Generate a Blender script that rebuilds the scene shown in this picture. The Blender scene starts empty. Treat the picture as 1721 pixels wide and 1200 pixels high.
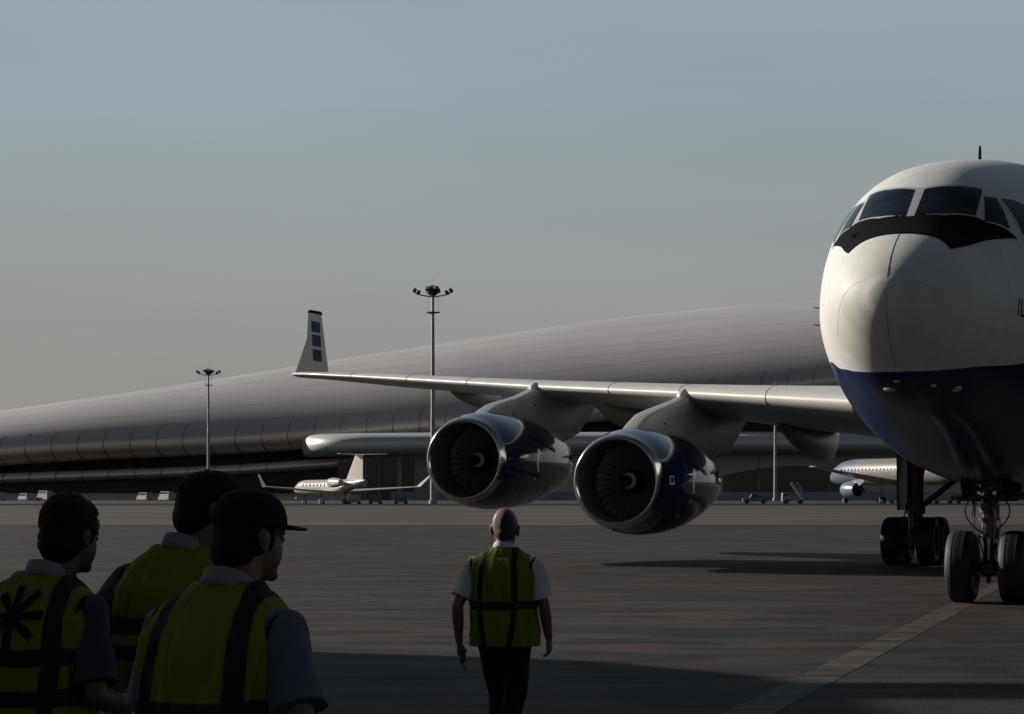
import bpy, bmesh, math, random
from mathutils import Vector, Matrix, noise
from mathutils.bvhtree import BVHTree
random.seed(7)
scene = bpy.context.scene
COL = scene.collection
R = math.radians
PI = math.pi

# ------------------------------------------------------------------ camera
cam = bpy.data.cameras.new("camera")
cam.sensor_width = 36.0
cam.lens = 36.0 * 3550.0 / 1721.0
cam.shift_y = 231.0 / 1721.0
cam.clip_start = 0.1
cam.clip_end = 9000.0
camo = bpy.data.objects.new("camera", cam)
COL.objects.link(camo)
camo.location = (0, 0, 1.87)
camo.rotation_euler = (R(90), 0, 0)
scene.camera = camo

# ------------------------------------------------------------------ sky and sun
SUN = Vector((-1.55, 0.75, 0.66)).normalized()
EL = math.asin(SUN.z)
AZ = math.atan2(SUN.x, SUN.y)
w = bpy.data.worlds.new("World")
scene.world = w
w.use_nodes = True
nt = w.node_tree
bg = nt.nodes['Background']
sky = nt.nodes.new('ShaderNodeTexSky')
sky.sky_type = 'NISHITA'
sky.sun_disc = False
sky.sun_elevation = EL
sky.sun_rotation = AZ
sky.air_density = 1.0
sky.dust_density = 2.2
sky.ozone_density = 1.6
sky.altitude = 0
# hazy evening sky: pale warm band over the horizon, blue-grey higher up, dimmer on the side away from the glow
tcw = nt.nodes.new('ShaderNodeTexCoord'); sx = nt.nodes.new('ShaderNodeSeparateXYZ'); nt.links.new(tcw.outputs['Generated'], sx.inputs[0])
rp = nt.nodes.new('ShaderNodeValToRGB'); cr_ = rp.color_ramp
SKYC = [(0.0, (.225, .205, .188)), (.045, (.235, .226, .214)), (.10, (.243, .253, .252)), (.155, (.245, .280, .293)), (.22, (.230, .302, .352)), (.45, (.16, .215, .275)), (1.0, (.08, .11, .165))]
cr_.elements[0].position = 0; cr_.elements[0].color = (*SKYC[0][1], 1); cr_.elements[1].position = 1; cr_.elements[1].color = (*SKYC[-1][1], 1)
for p_, c_ in SKYC[1:-1]:
    e_ = cr_.elements.new(p_); e_.color = (*c_, 1)
nt.links.new(sx.outputs['Z'], rp.inputs[0])
az_ = nt.nodes.new('ShaderNodeMapRange'); az_.interpolation_type = 'SMOOTHSTEP'
az_.inputs['From Min'].default_value = 0.0; az_.inputs['From Max'].default_value = 0.82; az_.inputs['To Max'].default_value = 1.0
lo_ = nt.nodes.new('ShaderNodeMapRange'); lo_.interpolation_type = 'SMOOTHSTEP'; lo_.inputs['From Min'].default_value = 0.02; lo_.inputs['From Max'].default_value = 0.42; lo_.inputs['To Min'].default_value = 0.58; lo_.inputs['To Max'].default_value = 0.14
nt.links.new(sx.outputs['Z'], lo_.inputs['Value']); nt.links.new(lo_.outputs[0], az_.inputs['To Min'])
dt = nt.nodes.new('ShaderNodeVectorMath'); dt.operation = 'DOT_PRODUCT'; dt.inputs[1].default_value = (-0.35, 0.94, 0.0)
nt.links.new(tcw.outputs['Generated'], dt.inputs[0]); nt.links.new(dt.outputs['Value'], az_.inputs['Value'])
cn = nt.nodes.new('ShaderNodeTexNoise'); cn.inputs['Scale'].default_value = 3.0; cn.inputs['Detail'].default_value = 4
cm = nt.nodes.new('ShaderNodeMapping'); cm.inputs['Scale'].default_value = (1, 1, 5); nt.links.new(tcw.outputs['Generated'], cm.inputs[0]); nt.links.new(cm.outputs[0], cn.inputs['Vector'])
cg = nt.nodes.new('ShaderNodeMapRange'); cg.inputs['To Min'].default_value = 0.88; cg.inputs['To Max'].default_value = 1.12; nt.links.new(cn.outputs['Fac'], cg.inputs['Value'])
g1 = nt.nodes.new('ShaderNodeMath'); g1.operation = 'MULTIPLY'; nt.links.new(az_.outputs[0], g1.inputs[0]); nt.links.new(cg.outputs[0], g1.inputs[1])
g2 = nt.nodes.new('ShaderNodeMath'); g2.operation = 'MULTIPLY'; g2.inputs[1].default_value = 9.9; nt.links.new(g1.outputs[0], g2.inputs[0])
vs_ = nt.nodes.new('ShaderNodeVectorMath'); vs_.operation = 'SCALE'; nt.links.new(rp.outputs[0], vs_.inputs[0]); nt.links.new(g2.outputs[0], vs_.inputs['Scale'])
mxs = nt.nodes.new('ShaderNodeMix'); mxs.data_type = 'RGBA'; mxs.inputs['Factor'].default_value = 0.04
nt.links.new(vs_.outputs[0], mxs.inputs['A']); nt.links.new(sky.outputs[0], mxs.inputs['B'])
nt.links.new(mxs.outputs['Result'], bg.inputs[0])
bg.inputs[1].default_value = 0.12
sl = bpy.data.lights.new("sun", 'SUN')
sl.energy = 5.0
sl.angle = R(0.5)
sl.color = (1.0, 0.92, 0.82)
so = bpy.data.objects.new("sun", sl)
COL.objects.link(so)
so.rotation_euler = (-SUN).to_track_quat('-Z', 'Y').to_euler()
so.location = (-60, 20, 60)
scene.view_settings.view_transform = 'Standard'
scene.view_settings.look = 'None'
scene.view_settings.exposure = 0.05
scene.view_settings.gamma = 1.0

# ------------------------------------------------------------------ helpers
def link(o, parent=None):
    COL.objects.link(o)
    if parent is not None:
        o.parent = parent
    return o

def tag(o, label=None, cat=None, group=None, kind=None):
    if label: o['label'] = label
    if cat: o['category'] = cat
    if group: o['group'] = group
    if kind: o['kind'] = kind
    return o

def thing(name, label, cat, loc=(0, 0, 0), rotz=0.0, group=None):
    o = bpy.data.objects.new(name, None)
    o.empty_display_size = 0.3
    o.location = loc
    o.rotation_euler = (0, 0, rotz)
    link(o)
    return tag(o, label, cat, group)

class MB:
    def __init__(s):
        s.v = []; s.f = []; s.m = []
    def add(s, v, f, mi=0, M=None):
        b = len(s.v)
        s.v += [(M @ Vector(p)) if M is not None else Vector(p) for p in v]
        s.f += [tuple(i + b for i in q) for q in f]
        s.m += [mi] * len(f)
        return s
    def box(s, c, d, mi=0, M=None, bev=0.0):
        x, y, z = c; a, b, h = d[0] / 2, d[1] / 2, d[2] / 2
        if bev <= 0:
            v = [(x + i * a, y + j * b, z + k * h) for i in (-1, 1) for j in (-1, 1) for k in (-1, 1)]
            f = [(0, 1, 3, 2), (4, 6, 7, 5), (0, 4, 5, 1), (2, 3, 7, 6), (0, 2, 6, 4), (1, 5, 7, 3)]
            return s.add(v, f, mi, M)
        bm = bmesh.new()
        bmesh.ops.create_cube(bm, size=1)
        for q in bm.verts: q.co = Vector((q.co.x * d[0], q.co.y * d[1], q.co.z * d[2]))
        bmesh.ops.bevel(bm, geom=bm.edges[:] + bm.verts[:], offset=bev, segments=3, profile=0.5, affect='EDGES')
        bm.verts.index_update()
        v = [(q.co.x + x, q.co.y + y, q.co.z + z) for q in bm.verts]
        f = [tuple(q.index for q in g.verts) for g in bm.faces]
        bm.free()
        return s.add(v, f, mi, M)
    def tube(s, p0, p1, r0, r1=None, n=12, mi=0, caps=True, M=None):
        if r1 is None: r1 = r0
        p0 = Vector(p0); p1 = Vector(p1); d = (p1 - p0)
        if d.length < 1e-6: return s
        q = d.to_track_quat('Z', 'Y')
        v = []
        for p, r in ((p0, r0), (p1, r1)):
            for i in range(n):
                t = 2 * PI * i / n
                v.append(p + q @ Vector((r * math.cos(t), r * math.sin(t), 0)))
        f = [(i, (i + 1) % n, n + (i + 1) % n, n + i) for i in range(n)]
        if caps: f += [tuple(range(n))[::-1], tuple(range(n, 2 * n))]
        return s.add(v, f, mi, M)
    def path(s, pts, r, n=8, mi=0, M=None):
        for a, b in zip(pts, pts[1:]): s.tube(a, b, r, r, n, mi, True, M)
        return s
    def rings(s, rs, close=True, cap0=True, cap1=True, mi=0, M=None):
        n = len(rs[0]); v = [p for r in rs for p in r]; f = []
        for k in range(len(rs) - 1):
            for i in range(n if close else n - 1):
                j = (i + 1) % n
                f.append((k * n + i, k * n + j, (k + 1) * n + j, (k + 1) * n + i))
        if cap0: f.append(tuple(range(n))[::-1])
        if cap1: f.append(tuple(range((len(rs) - 1) * n, len(rs) * n)))
        return s.add(v, f, mi, M)
    def lathe(s, prof, n=32, mi=0, M=None, cap0=False, cap1=False):
        # profile of (x, r) about local X axis
        rs = [[(x, r * math.cos(2 * PI * i / n), r * math.sin(2 * PI * i / n)) for i in range(n)] for x, r in prof]
        return s.rings(rs, True, cap0, cap1, mi, M)
    def ell(s, c, r, M=None, n=16, mi=0):
        v = []; f = []; m = n // 2
        rot = M.to_3x3() if M is not None else None
        for k in range(m + 1):
            ph = PI * k / m
            for i in range(n):
                t = 2 * PI * i / n
                v.append((c[0] + r[0] * math.sin(ph) * math.cos(t), c[1] + r[1] * math.sin(ph) * math.sin(t), c[2] + r[2] * math.cos(ph)))
        for k in range(m):
            for i in range(n):
                j = (i + 1) % n
                f.append((k * n + i, (k + 1) * n + i, (k + 1) * n + j, k * n + j))
        return s.add(v, f, mi, M)
    def capsule(s, p0, p1, r0, r1, n=14, mi=0, M=None):
        s.tube(p0, p1, r0, r1, n, mi, True, M)
        s.ell(p0, (r0, r0, r0), M, n, mi); s.ell(p1, (r1, r1, r1), M, n, mi)
        return s
    def prism(s, poly, y0, y1, mi=0, M=None, axis='y'):
        # polygon in (x,z), extruded along y
        n = len(poly)
        v = [(p[0], y0, p[1]) for p in poly] + [(p[0], y1, p[1]) for p in poly]
        if axis == 'x': v = [(q[1], q[0], q[2]) for q in v]
        if axis == 'z': v = [(q[0], q[2], q[1]) for q in v]
        f = [tuple(range(n)), tuple(range(n, 2 * n))[::-1]] + [(i, i + n, (i + 1) % n + n, (i + 1) % n) for i in range(n)]
        return s.add(v, f, mi, M)
    def build(s, name, mat, parent=None, smooth=True, angle=40):
        me = bpy.data.meshes.new(name)
        me.from_pydata([tuple(p) for p in s.v], [], s.f)
        mats = mat if isinstance(mat, (list, tuple)) else [mat]
        for m_ in mats: me.materials.append(m_)
        if len(mats) > 1: me.polygons.foreach_set('material_index', s.m)
        bm = bmesh.new(); bm.from_mesh(me)
        bmesh.ops.remove_doubles(bm, verts=bm.verts, dist=1e-5)
        bmesh.ops.dissolve_degenerate(bm, edges=bm.edges, dist=1e-6)
        bmesh.ops.recalc_face_normals(bm, faces=bm.faces)
        if smooth:
            for q in bm.faces: q.smooth = True
            for e in bm.edges:
                if len(e.link_faces) == 2 and e.calc_face_angle(0) > R(angle): e.smooth = False
        bm.to_mesh(me); bm.free()
        o = bpy.data.objects.new(name, me)
        return link(o, parent)

def evalmesh(o):
    dg = bpy.context.evaluated_depsgraph_get()
    dg.update()
    return bpy.data.meshes.new_from_object(o.evaluated_get(dg))

def blob(mb, name, mat, parent, voxel=0.008, smooth=6, fac=0.5):
    """fuse the overlapping solids of mb into one continuous skin"""
    o = mb.build(name, mat, None)
    m = o.modifiers.new('r', 'REMESH'); m.mode = 'VOXEL'; m.voxel_size = voxel; m.use_smooth_shade = True
    if smooth:
        k = o.modifiers.new('s', 'SMOOTH'); k.iterations = smooth; k.factor = fac
    me = evalmesh(o)
    old = o.data; o.modifiers.clear(); o.data = me; bpy.data.meshes.remove(old)
    me.name = name
    if not me.materials: me.materials.append(mat)
    for p in me.polygons: p.use_smooth = True
    o.parent = parent
    return o

# ------------------------------------------------------------------ materials
def nodes(m): return m.node_tree.nodes, m.node_tree.links
def mat(name, col, rough=0.5, metal=0.0, coat=0.0, bump=0.0, bscale=20.0, var=0.0, vscale=5.0, vcol=None, stretch=(1, 1, 1), spec=0.5):
    m = bpy.data.materials.new(name); m.use_nodes = True
    N_, L_ = nodes(m); b = N_['Principled BSDF']
    b.inputs['Base Color'].default_value = (*col, 1)
    b.inputs['Roughness'].default_value = rough
    b.inputs['Metallic'].default_value = metal
    b.inputs['Specular IOR Level'].default_value = spec
    if coat: 
        b.inputs['Coat Weight'].default_value = coat; b.inputs['Coat Roughness'].default_value = 0.06
    tc = mp = None
    if bump or var:
        tc = N_.new('ShaderNodeTexCoord'); mp = N_.new('ShaderNodeMapping')
        mp.inputs['Scale'].default_value = stretch
        L_.new(tc.outputs['Object'], mp.inputs['Vector'])
    if var:
        n1 = N_.new('ShaderNodeTexNoise'); n1.inputs['Scale'].default_value = vscale; n1.inputs['Detail'].default_value = 6
        L_.new(mp.outputs[0], n1.inputs['Vector'])
        mx = N_.new('ShaderNodeMix'); mx.data_type = 'RGBA'
        cr = N_.new('ShaderNodeMapRange'); cr.inputs['From Min'].default_value = 0.35; cr.inputs['From Max'].default_value = 0.65
        L_.new(n1.outputs['Fac'], cr.inputs['Value']); L_.new(cr.outputs[0], mx.inputs['Factor'])
        c2 = vcol or tuple(c_ * (1 - var) for c_ in col)
        mx.inputs['A'].default_value = (*col, 1); mx.inputs['B'].default_value = (*c2, 1)
        L_.new(mx.outputs['Result'], b.inputs['Base Color'])
    if bump:
        n2 = N_.new('ShaderNodeTexNoise'); n2.inputs['Scale'].default_value = bscale; n2.inputs['Detail'].default_value = 5
        L_.new(mp.outputs[0], n2.inputs['Vector'])
        bp = N_.new('ShaderNodeBump'); bp.inputs['Strength'].default_value = bump; bp.inputs['Distance'].default_value = 0.02
        L_.new(n2.outputs['Fac'], bp.inputs['Height']); L_.new(bp.outputs[0], b.inputs['Normal'])
    return m

WHITE = mat('white_paint', (0.74, 0.74, 0.71), 0.22, 0, 0.6, var=0.06, vscale=0.8)
WINGM = mat('wing_paint', (0.60, 0.59, 0.56), 0.42, 0.0, 0.1, var=0.12, vscale=0.9)
GREYW = mat('grey_underside_paint', (0.36, 0.35, 0.33), 0.4, 0.0, var=0.25, vscale=0.9)
NAVY = mat('navy_paint', (0.002, 0.012, 0.050), 0.07, 0, 0.35, var=0.1, vscale=0.7)
CHROME = mat('polished_inlet_metal', (0.62, 0.6, 0.58), 0.16, 1.0, var=0.1, vscale=2)
SQB = mat('flat_blue_paint', (0.012, 0.022, 0.07), 0.6)
DARKM = mat('dark_duct_metal', (0.045, 0.045, 0.05), 0.45, 0.6)
FANM = mat('fan_titanium', (0.36, 0.34, 0.32), 0.35, 0.35)
BLACKP = mat('matte_black_paint', (0.006, 0.006, 0.008), 0.9, spec=0.06)
RUBBER = mat('tyre_rubber', (0.009, 0.009, 0.0095), 0.62, bump=0.3, bscale=60)
STRUT = mat('gear_steel', (0.11, 0.11, 0.115), 0.35, 0.6, var=0.3, vscale=9)
STRUTD = mat('gear_dark_steel', (0.05, 0.05, 0.055), 0.45, 0.5)
OLEO = mat('oleo_chrome', (0.6, 0.6, 0.6), 0.12, 1.0)
GLASS = mat('cockpit_glass', (0.006, 0.008, 0.014), 0.05, 0.0, 0.0, spec=0.12)
FRAME = mat('window_frame_paint', (0.55, 0.55, 0.54), 0.35, 0.2)
LAMPG = mat('lamp_glass', (0.5, 0.5, 0.48), 0.12, 0.5)
SKIN = mat('skin', (0.19, 0.105, 0.068), 0.5, var=0.15, vscale=25)
SKIND = mat('tanned_skin', (0.12, 0.066, 0.042), 0.5, var=0.15, vscale=25)
HAIR = mat('black_hair', (0.006, 0.005, 0.005), 0.65, bump=1.0, bscale=260, stretch=(1, 1, 0.2), spec=0.2)
HAIRG = mat('grey_stubble_hair', (0.035, 0.03, 0.028), 0.7, bump=0.6, bscale=220)
CAPM = mat('black_cap_cloth', (0.008, 0.009, 0.013), 0.9, spec=0.15, bump=0.3, bscale=150)
TROU = mat('black_trousers', (0.006, 0.006, 0.008), 0.9, spec=0.15, bump=0.3, bscale=40)
SHWHITE = mat('white_shirt_cloth', (0.62, 0.60, 0.58), 0.85, bump=0.5, bscale=14)
SHBLUE = mat('pale_blue_shirt_cloth', (0.085, 0.095, 0.13), 0.85, bump=0.5, bscale=14)
SHMID = mat('grey_collar_cloth', (0.22, 0.23, 0.26), 0.85, bump=0.3, bscale=20)
SHNAVY = mat('slate_shirt_cloth', (0.032, 0.037, 0.055), 0.85, bump=0.5, bscale=14)
SHOE = mat('black_shoe_leather', (0.012, 0.012, 0.012), 0.35)
RADIO = mat('radio_plastic', (0.015, 0.015, 0.015), 0.4)
PAPER = mat('white_paper', (0.6, 0.6, 0.58), 0.7)
EYEM = mat('eye_white', (0.16, 0.15, 0.14), 0.3)
POLEM = mat('galvanised_pole', (0.42, 0.40, 0.37), 0.45, 0.4, var=0.2, vscale=1.2)
LAMPD = mat('floodlight_housing', (0.06, 0.06, 0.065), 0.45, 0.3)
ROOFM = None

# ------------------------------------------------------------------ ground
def streak_mat(name, c1, c2, c3, rough, s1, s2, fine=9.0, bump=0.25):
    m = bpy.data.materials.new(name); m.use_nodes = True
    N_, L_ = nodes(m); b = N_['Principled BSDF']; b.inputs['Roughness'].default_value = rough
    b.inputs['Specular IOR Level'].default_value = 0.3
    tc = N_.new('ShaderNodeTexCoord')
    def nz(scale, st, rot=0.0, det=5):
        mp = N_.new('ShaderNodeMapping'); mp.inputs['Scale'].default_value = st; mp.inputs['Rotation'].default_value = (0, 0, rot)
        L_.new(tc.outputs['Object'], mp.inputs['Vector'])
        n = N_.new('ShaderNodeTexNoise'); n.inputs['Scale'].default_value = scale; n.inputs['Detail'].default_value = det
        L_.new(mp.outputs[0], n.inputs['Vector']); return n
    def mr(n, a, b_):
        r = N_.new('ShaderNodeMapRange'); r.inputs['From Min'].default_value = a; r.inputs['From Max'].default_value = b_
        L_.new(n.outputs['Fac'], r.inputs['Value']); return r.outputs[0]
    a = mr(nz(s1, (0.42, 1.0, 1), 0.06, 8), 0.43, 0.60)
    d = mr(nz(s2, (0.55, 1.2, 1), -0.3, 10), 0.47, 0.64)
    g = mr(nz(fine, (1, 1, 1), 0, 8), 0.3, 0.7)
    m1 = N_.new('ShaderNodeMix'); m1.data_type = 'RGBA'; m1.inputs['A'].default_value = (*c1, 1); m1.inputs['B'].default_value = (*c2, 1); L_.new(a, m1.inputs['Factor'])
    m2 = N_.new('ShaderNodeMix'); m2.data_type = 'RGBA'; m2.inputs['B'].default_value = (*c3, 1)
    L_.new(m1.outputs['Result'], m2.inputs['A']); L_.new(d, m2.inputs['Factor'])
    m3 = N_.new('ShaderNodeMix'); m3.data_type = 'RGBA'; m3.blend_type = 'MULTIPLY'; m3.inputs['Factor'].default_value = 0.45
    L_.new(m2.outputs['Result'], m3.inputs['A'])
    cb = N_.new('ShaderNodeCombineColor'); L_.new(g, cb.inputs[0]); L_.new(g, cb.inputs[1]); L_.new(g, cb.inputs[2])
    L_.new(cb.outputs[0], m3.inputs['B'])
    L_.new(m3.outputs['Result'], b.inputs['Base Color'])
    n3 = nz(35, (1, 1, 1), 0, 4); bp = N_.new('ShaderNodeBump'); bp.inputs['Strength'].default_value = bump; bp.inputs['Distance'].default_value = 0.03
    L_.new(n3.outputs['Fac'], bp.inputs['Height']); L_.new(bp.outputs[0], b.inputs['Normal'])
    return m
ASPH = streak_mat('worn_apron_asphalt', (0.054, 0.0375, 0.029), (0.021, 0.0153, 0.013), (0.0055, 0.0044, 0.004), 0.82, 0.55, 1.1, 6.0, 0.9)
CONC = streak_mat('pale_apron_concrete', (0.105, 0.081, 0.061), (0.074, 0.057, 0.045), (0.050, 0.040, 0.033), 0.8, 0.06, 0.09, 2.0, 0.1)
ROADM = streak_mat('service_road_asphalt', (0.062, 0.053, 0.048), (0.052, 0.045, 0.041), (0.045, 0.04, 0.036), 0.8, 0.05, 0.08, 2.0, 0.1)
LINE = streak_mat('worn_line_paint', (0.098, 0.082, 0.068), (0.060, 0.048, 0.040), (0.018, 0.0145, 0.0125), 0.75, 1.1, 2.6, 10.0, 0.6)
LINEF = streak_mat('faded_line_paint', (0.095, 0.08, 0.07), (0.07, 0.06, 0.052), (0.045, 0.038, 0.033), 0.7, 1.3, 2.2, 14.0)
KERBM = mat('kerb_concrete', (0.09, 0.08, 0.07), 0.85)

def sheet(name, pts, z, m, kind='structure'):
    mb = MB(); mb.add([(x, y, z) for x, y in pts], [tuple(range(len(pts)))])
    o = mb.build(name, m, None, smooth=False)
    if o.data.polygons[0].normal.z < 0: o.data.flip_normals()
    o['kind'] = kind
    return o
def rect(x0, x1, y0, y1): return [(x0, y0), (x1, y0), (x1, y1), (x0, y1)]
sheet('ground', rect(-4500, 4500, -300, 7500), 0.0, ASPH)
sheet('concrete_apron', rect(-900, 900, 128, 330), 0.004, CONC)
sheet('service_road', rect(-900, 900, 395, 690), 0.004, ROADM)
mb = MB(); mb.box((0, 392, 0.07), (1800, 0.6, 0.14), bev=0)
k = mb.build('kerb', KERBM, None, smooth=False); k['kind'] = 'structure'
# painted taxi line running from under the camera's right towards the nose wheel
def stripe(name, p0, p1, wdt, z, m):
    a = Vector((p0[0], p0[1])); b = Vector((p1[0], p1[1])); d = (b - a).normalized(); n = Vector((-d.y, d.x)) * wdt / 2
    return sheet(name, [tuple(a - n), tuple(b - n), tuple(b + n), tuple(a + n)], z, m)
stripe('taxi_line', (0.95, 14.6), (7.64, 35.9), 0.42, 0.004, LINE)
stripe('taxi_line', (7.64, 36.0), (21.0, 78.0), 0.30, 0.004, LINEF)
stripe('lane_line', (-3.6, 34.2), (-2.33, 37.5), 0.12, 0.004, LINEF)
stripe('lane_line', (-3.9, 40.9), (-2.33, 37.62), 0.12, 0.004, LINEF)
TAR = mat('tar_seal', (0.012, 0.010, 0.009), 0.95, spec=0.1)
for y_, w_ in ((128.0, .9), (176, .7), (236, 1.0), (330, 1.3)): stripe('tar_joint', (-400, y_ - 3), (400, y_ + 3), w_, 0.008, TAR)
for x0_, y0_, x1_, y1_, w_ in ((-40, 60.5, 40, 63.5, .10), (-30, 45.2, 30, 46.6, .06), (-22, 33.6, 26, 35.0, .05), (-14, 26.3, 20, 27.2, .035), (-12, 21.2, 16, 21.9, .03), (-30, 84, 44, 88, .16)):
    stripe('tar_joint', (x0_, y0_), (x1_, y1_), w_, 0.008, TAR)
stripe('lane_line', (-9.5, 42.6), (-4.4, 41.0), 0.10, 0.004, LINEF)

# ------------------------------------------------------------------ wide-body airliner
A0 = R(21.9)
plane = thing('airliner', 'large white and navy four-engined airliner parked nose towards the camera at right', 'airliner', (8.235, 36.475, 0), R(90) - A0)
An = [-8.5,-8.42,-8.2,-7.9,-7.6,-6.85,-6.19,-5.51,-4.5,-3.5,-2.5,-1.5,0,1.5,3,6,34,44,47]
T_ = [4.7,4.9,5.14,5.36,5.51,5.78,6.34,6.69,6.96,7.12,7.3,7.42,7.56,7.69,7.8,7.9,7.9,7.6,7.3]
B_ = [4.45,4.2,3.9,3.65,3.4,3.15,3.03,2.94,2.79,2.58,2.34,2.12,2.01,1.97,1.95,1.9,1.9,4.4,6.2]
W_ = [.12,.4,.7,.9,1.08,1.26,1.42,1.6,1.9,2.12,2.33,2.53,2.76,2.96,3.06,3.08,3.08,1.6,.5]
Z_ = [4.55,4.55,4.56,4.57,4.58,4.61,4.64,4.66,4.7,4.74,4.78,4.81,4.83,4.84,4.85,4.85,4.85,6.0,6.7]
def lt(T, x):
    if x <= An[0]: return T[0]
    for i in range(len(An) - 1):
        if x <= An[i + 1]: return T[i] + (T[i + 1] - T[i]) * (x - An[i]) / (An[i + 1] - An[i])
    return T[-1]
def st(T, x):
    h = .03 if x < -8.2 else (.03 + (x + 8.2) * .15 if x < -6.6 else (.27 if x < -5 else min(.42, .27 + (x + 5) * .1)))
    return sum(lt(T, x + k_ * h) for k_ in (-2, -1, 0, 1, 2)) / 5
def fus(A, th, off=0.0):
    t, b, w_, zc = st(T_, A), st(B_, A), st(W_, A), st(Z_, A)
    cs, sn = math.cos(th), math.sin(th)
    n = 2.12 if sn > 0 else 1.88
    e = 2 / n
    L = w_ * math.copysign(abs(cs) ** e, cs); z = zc + ((t - zc) if sn > 0 else (zc - b)) * math.copysign(abs(sn) ** e, sn)
    return Vector((A, L, z))
def fusn(A, th, off):
    p = fus(A, th); e = .04
    du = fus(A + e, th) - fus(A - e, th); dv = fus(A, th + e) - fus(A, th - e)
    n = dv.cross(du)
    if n.length < 1e-9: n = Vector((-1, 0, 0))
    n.normalize()
    if n.dot(p - Vector((A + 1.0, 0, 4.6))) < 0: n = -n
    return p + n * off

FUSM = bpy.data.materials.new('fuselage_paint'); FUSM.use_nodes = True
N_, L_ = nodes(FUSM); b = N_['Principled BSDF']
tc = N_.new('ShaderNodeTexCoord'); sp = N_.new('ShaderNodeSeparateXYZ'); L_.new(tc.outputs['Object'], sp.inputs[0])
mr_ = N_.new('ShaderNodeMapRange'); mr_.inputs['From Min'].default_value = -8.6; mr_.inputs['From Max'].default_value = 1.4
L_.new(sp.outputs['X'], mr_.inputs['Value'])
fc = N_.new('ShaderNodeFloatCurve'); cv = fc.mapping.curves[0]
pts = [(-8.6, 3.54), (-7.8, 3.57), (-7.3, 3.62), (-6.85, 3.67), (-5.5, 3.78), (-4.85, 3.90), (-3, 4.0), (1.4, 4.05)]
cv.points[0].location = (0, (pts[0][1] - 3) / 2); cv.points[1].location = (1, (pts[-1][1] - 3) / 2)
for x_, z_ in pts[1:-1]: cv.points.new((x_ + 8.6) / 10, (z_ - 3) / 2)
fc.mapping.update()
L_.new(mr_.outputs[0], fc.inputs['Value'])
ma = N_.new('ShaderNodeMath'); ma.operation = 'MULTIPLY_ADD'; ma.inputs[1].default_value = 2.0; ma.inputs[2].default_value = 3.0
L_.new(fc.outputs[0], ma.inputs[0])
sb = N_.new('ShaderNodeMath'); sb.operation = 'SUBTRACT'; L_.new(sp.outputs['Z'], sb.inputs[0]); L_.new(ma.outputs[0], sb.inputs[1])
stp = N_.new('ShaderNodeMapRange'); stp.inputs['From Min'].default_value = -0.004; stp.inputs['From Max'].default_value = 0.004; L_.new(sb.outputs[0], stp.inputs['Value'])
stp2 = N_.new('ShaderNodeMapRange'); stp2.inputs['From Min'].default_value = 0.026; stp2.inputs['From Max'].default_value = 0.034; L_.new(sb.outputs[0], stp2.inputs['Value'])
nzz = N_.new('ShaderNodeTexNoise'); nzz.inputs['Scale'].default_value = 1.3; nzz.inputs['Detail'].default_value = 8; L_.new(tc.outputs['Object'], nzz.inputs['Vector'])
mw = N_.new('ShaderNodeMix'); mw.data_type = 'RGBA'; mw.inputs['A'].default_value = (0.66, 0.66, 0.64, 1); mw.inputs['B'].default_value = (0.76, 0.755, 0.73, 1); L_.new(nzz.outputs['Fac'], mw.inputs['Factor'])
m0 = N_.new('ShaderNodeMix'); m0.data_type = 'RGBA'; m0.inputs['A'].default_value = (0.003, 0.021, 0.085, 1); m0.inputs['B'].default_value = (0.8, 0.79, 0.76, 1); L_.new(stp.outputs[0], m0.inputs['Factor'])
m1 = N_.new('ShaderNodeMix'); m1.data_type = 'RGBA'; L_.new(m0.outputs['Result'], m1.inputs['A']); L_.new(mw.outputs['Result'], m1.inputs['B']); L_.new(stp2.outputs[0], m1.inputs['Factor'])
fr_ = N_.new('ShaderNodeMath'); fr_.operation = 'PINGPONG'; fr_.inputs[1].default_value = 0.95; L_.new(sp.outputs['X'], fr_.inputs[0])
fl_ = N_.new('ShaderNodeMapRange'); fl_.inputs['From Min'].default_value = 0.004; fl_.inputs['From Max'].default_value = 0.012; fl_.inputs['To Min'].default_value = 0.72; L_.new(fr_.outputs[0], fl_.inputs['Value'])
gt_ = N_.new('ShaderNodeMath'); gt_.operation = 'LESS_THAN'; gt_.inputs[1].default_value = -4.9; L_.new(sp.outputs['X'], gt_.inputs[0])
mxp = N_.new('ShaderNodeMath'); mxp.operation = 'MAXIMUM'; L_.new(fl_.outputs[0], mxp.inputs[0]); L_.new(gt_.outputs[0], mxp.inputs[1])
gm_ = N_.new('ShaderNodeMapping'); gm_.inputs['Scale'].default_value = (2.2, 2.2, 0.35); L_.new(tc.outputs['Object'], gm_.inputs[0])
gn_ = N_.new('ShaderNodeTexNoise'); gn_.inputs['Scale'].default_value = 2.0; gn_.inputs['Detail'].default_value = 9; L_.new(gm_.outputs[0], gn_.inputs['Vector'])
gr_ = N_.new('ShaderNodeMapRange'); gr_.inputs['From Min'].default_value = 0.35; gr_.inputs['From Max'].default_value = 0.62; gr_.inputs['To Min'].default_value = 0.92; gr_.inputs['To Max'].default_value = 1.0; L_.new(gn_.outputs['Fac'], gr_.inputs['Value'])
gp_ = N_.new('ShaderNodeMath'); gp_.operation = 'MULTIPLY'; L_.new(mxp.outputs[0], gp_.inputs[0]); L_.new(gr_.outputs[0], gp_.inputs[1])
gs_ = N_.new('ShaderNodeVectorMath'); gs_.operation = 'SCALE'; L_.new(m1.outputs['Result'], gs_.inputs[0]); L_.new(gp_.outputs[0], gs_.inputs['Scale'])
L_.new(gs_.outputs[0], b.inputs['Base Color'])
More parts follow.
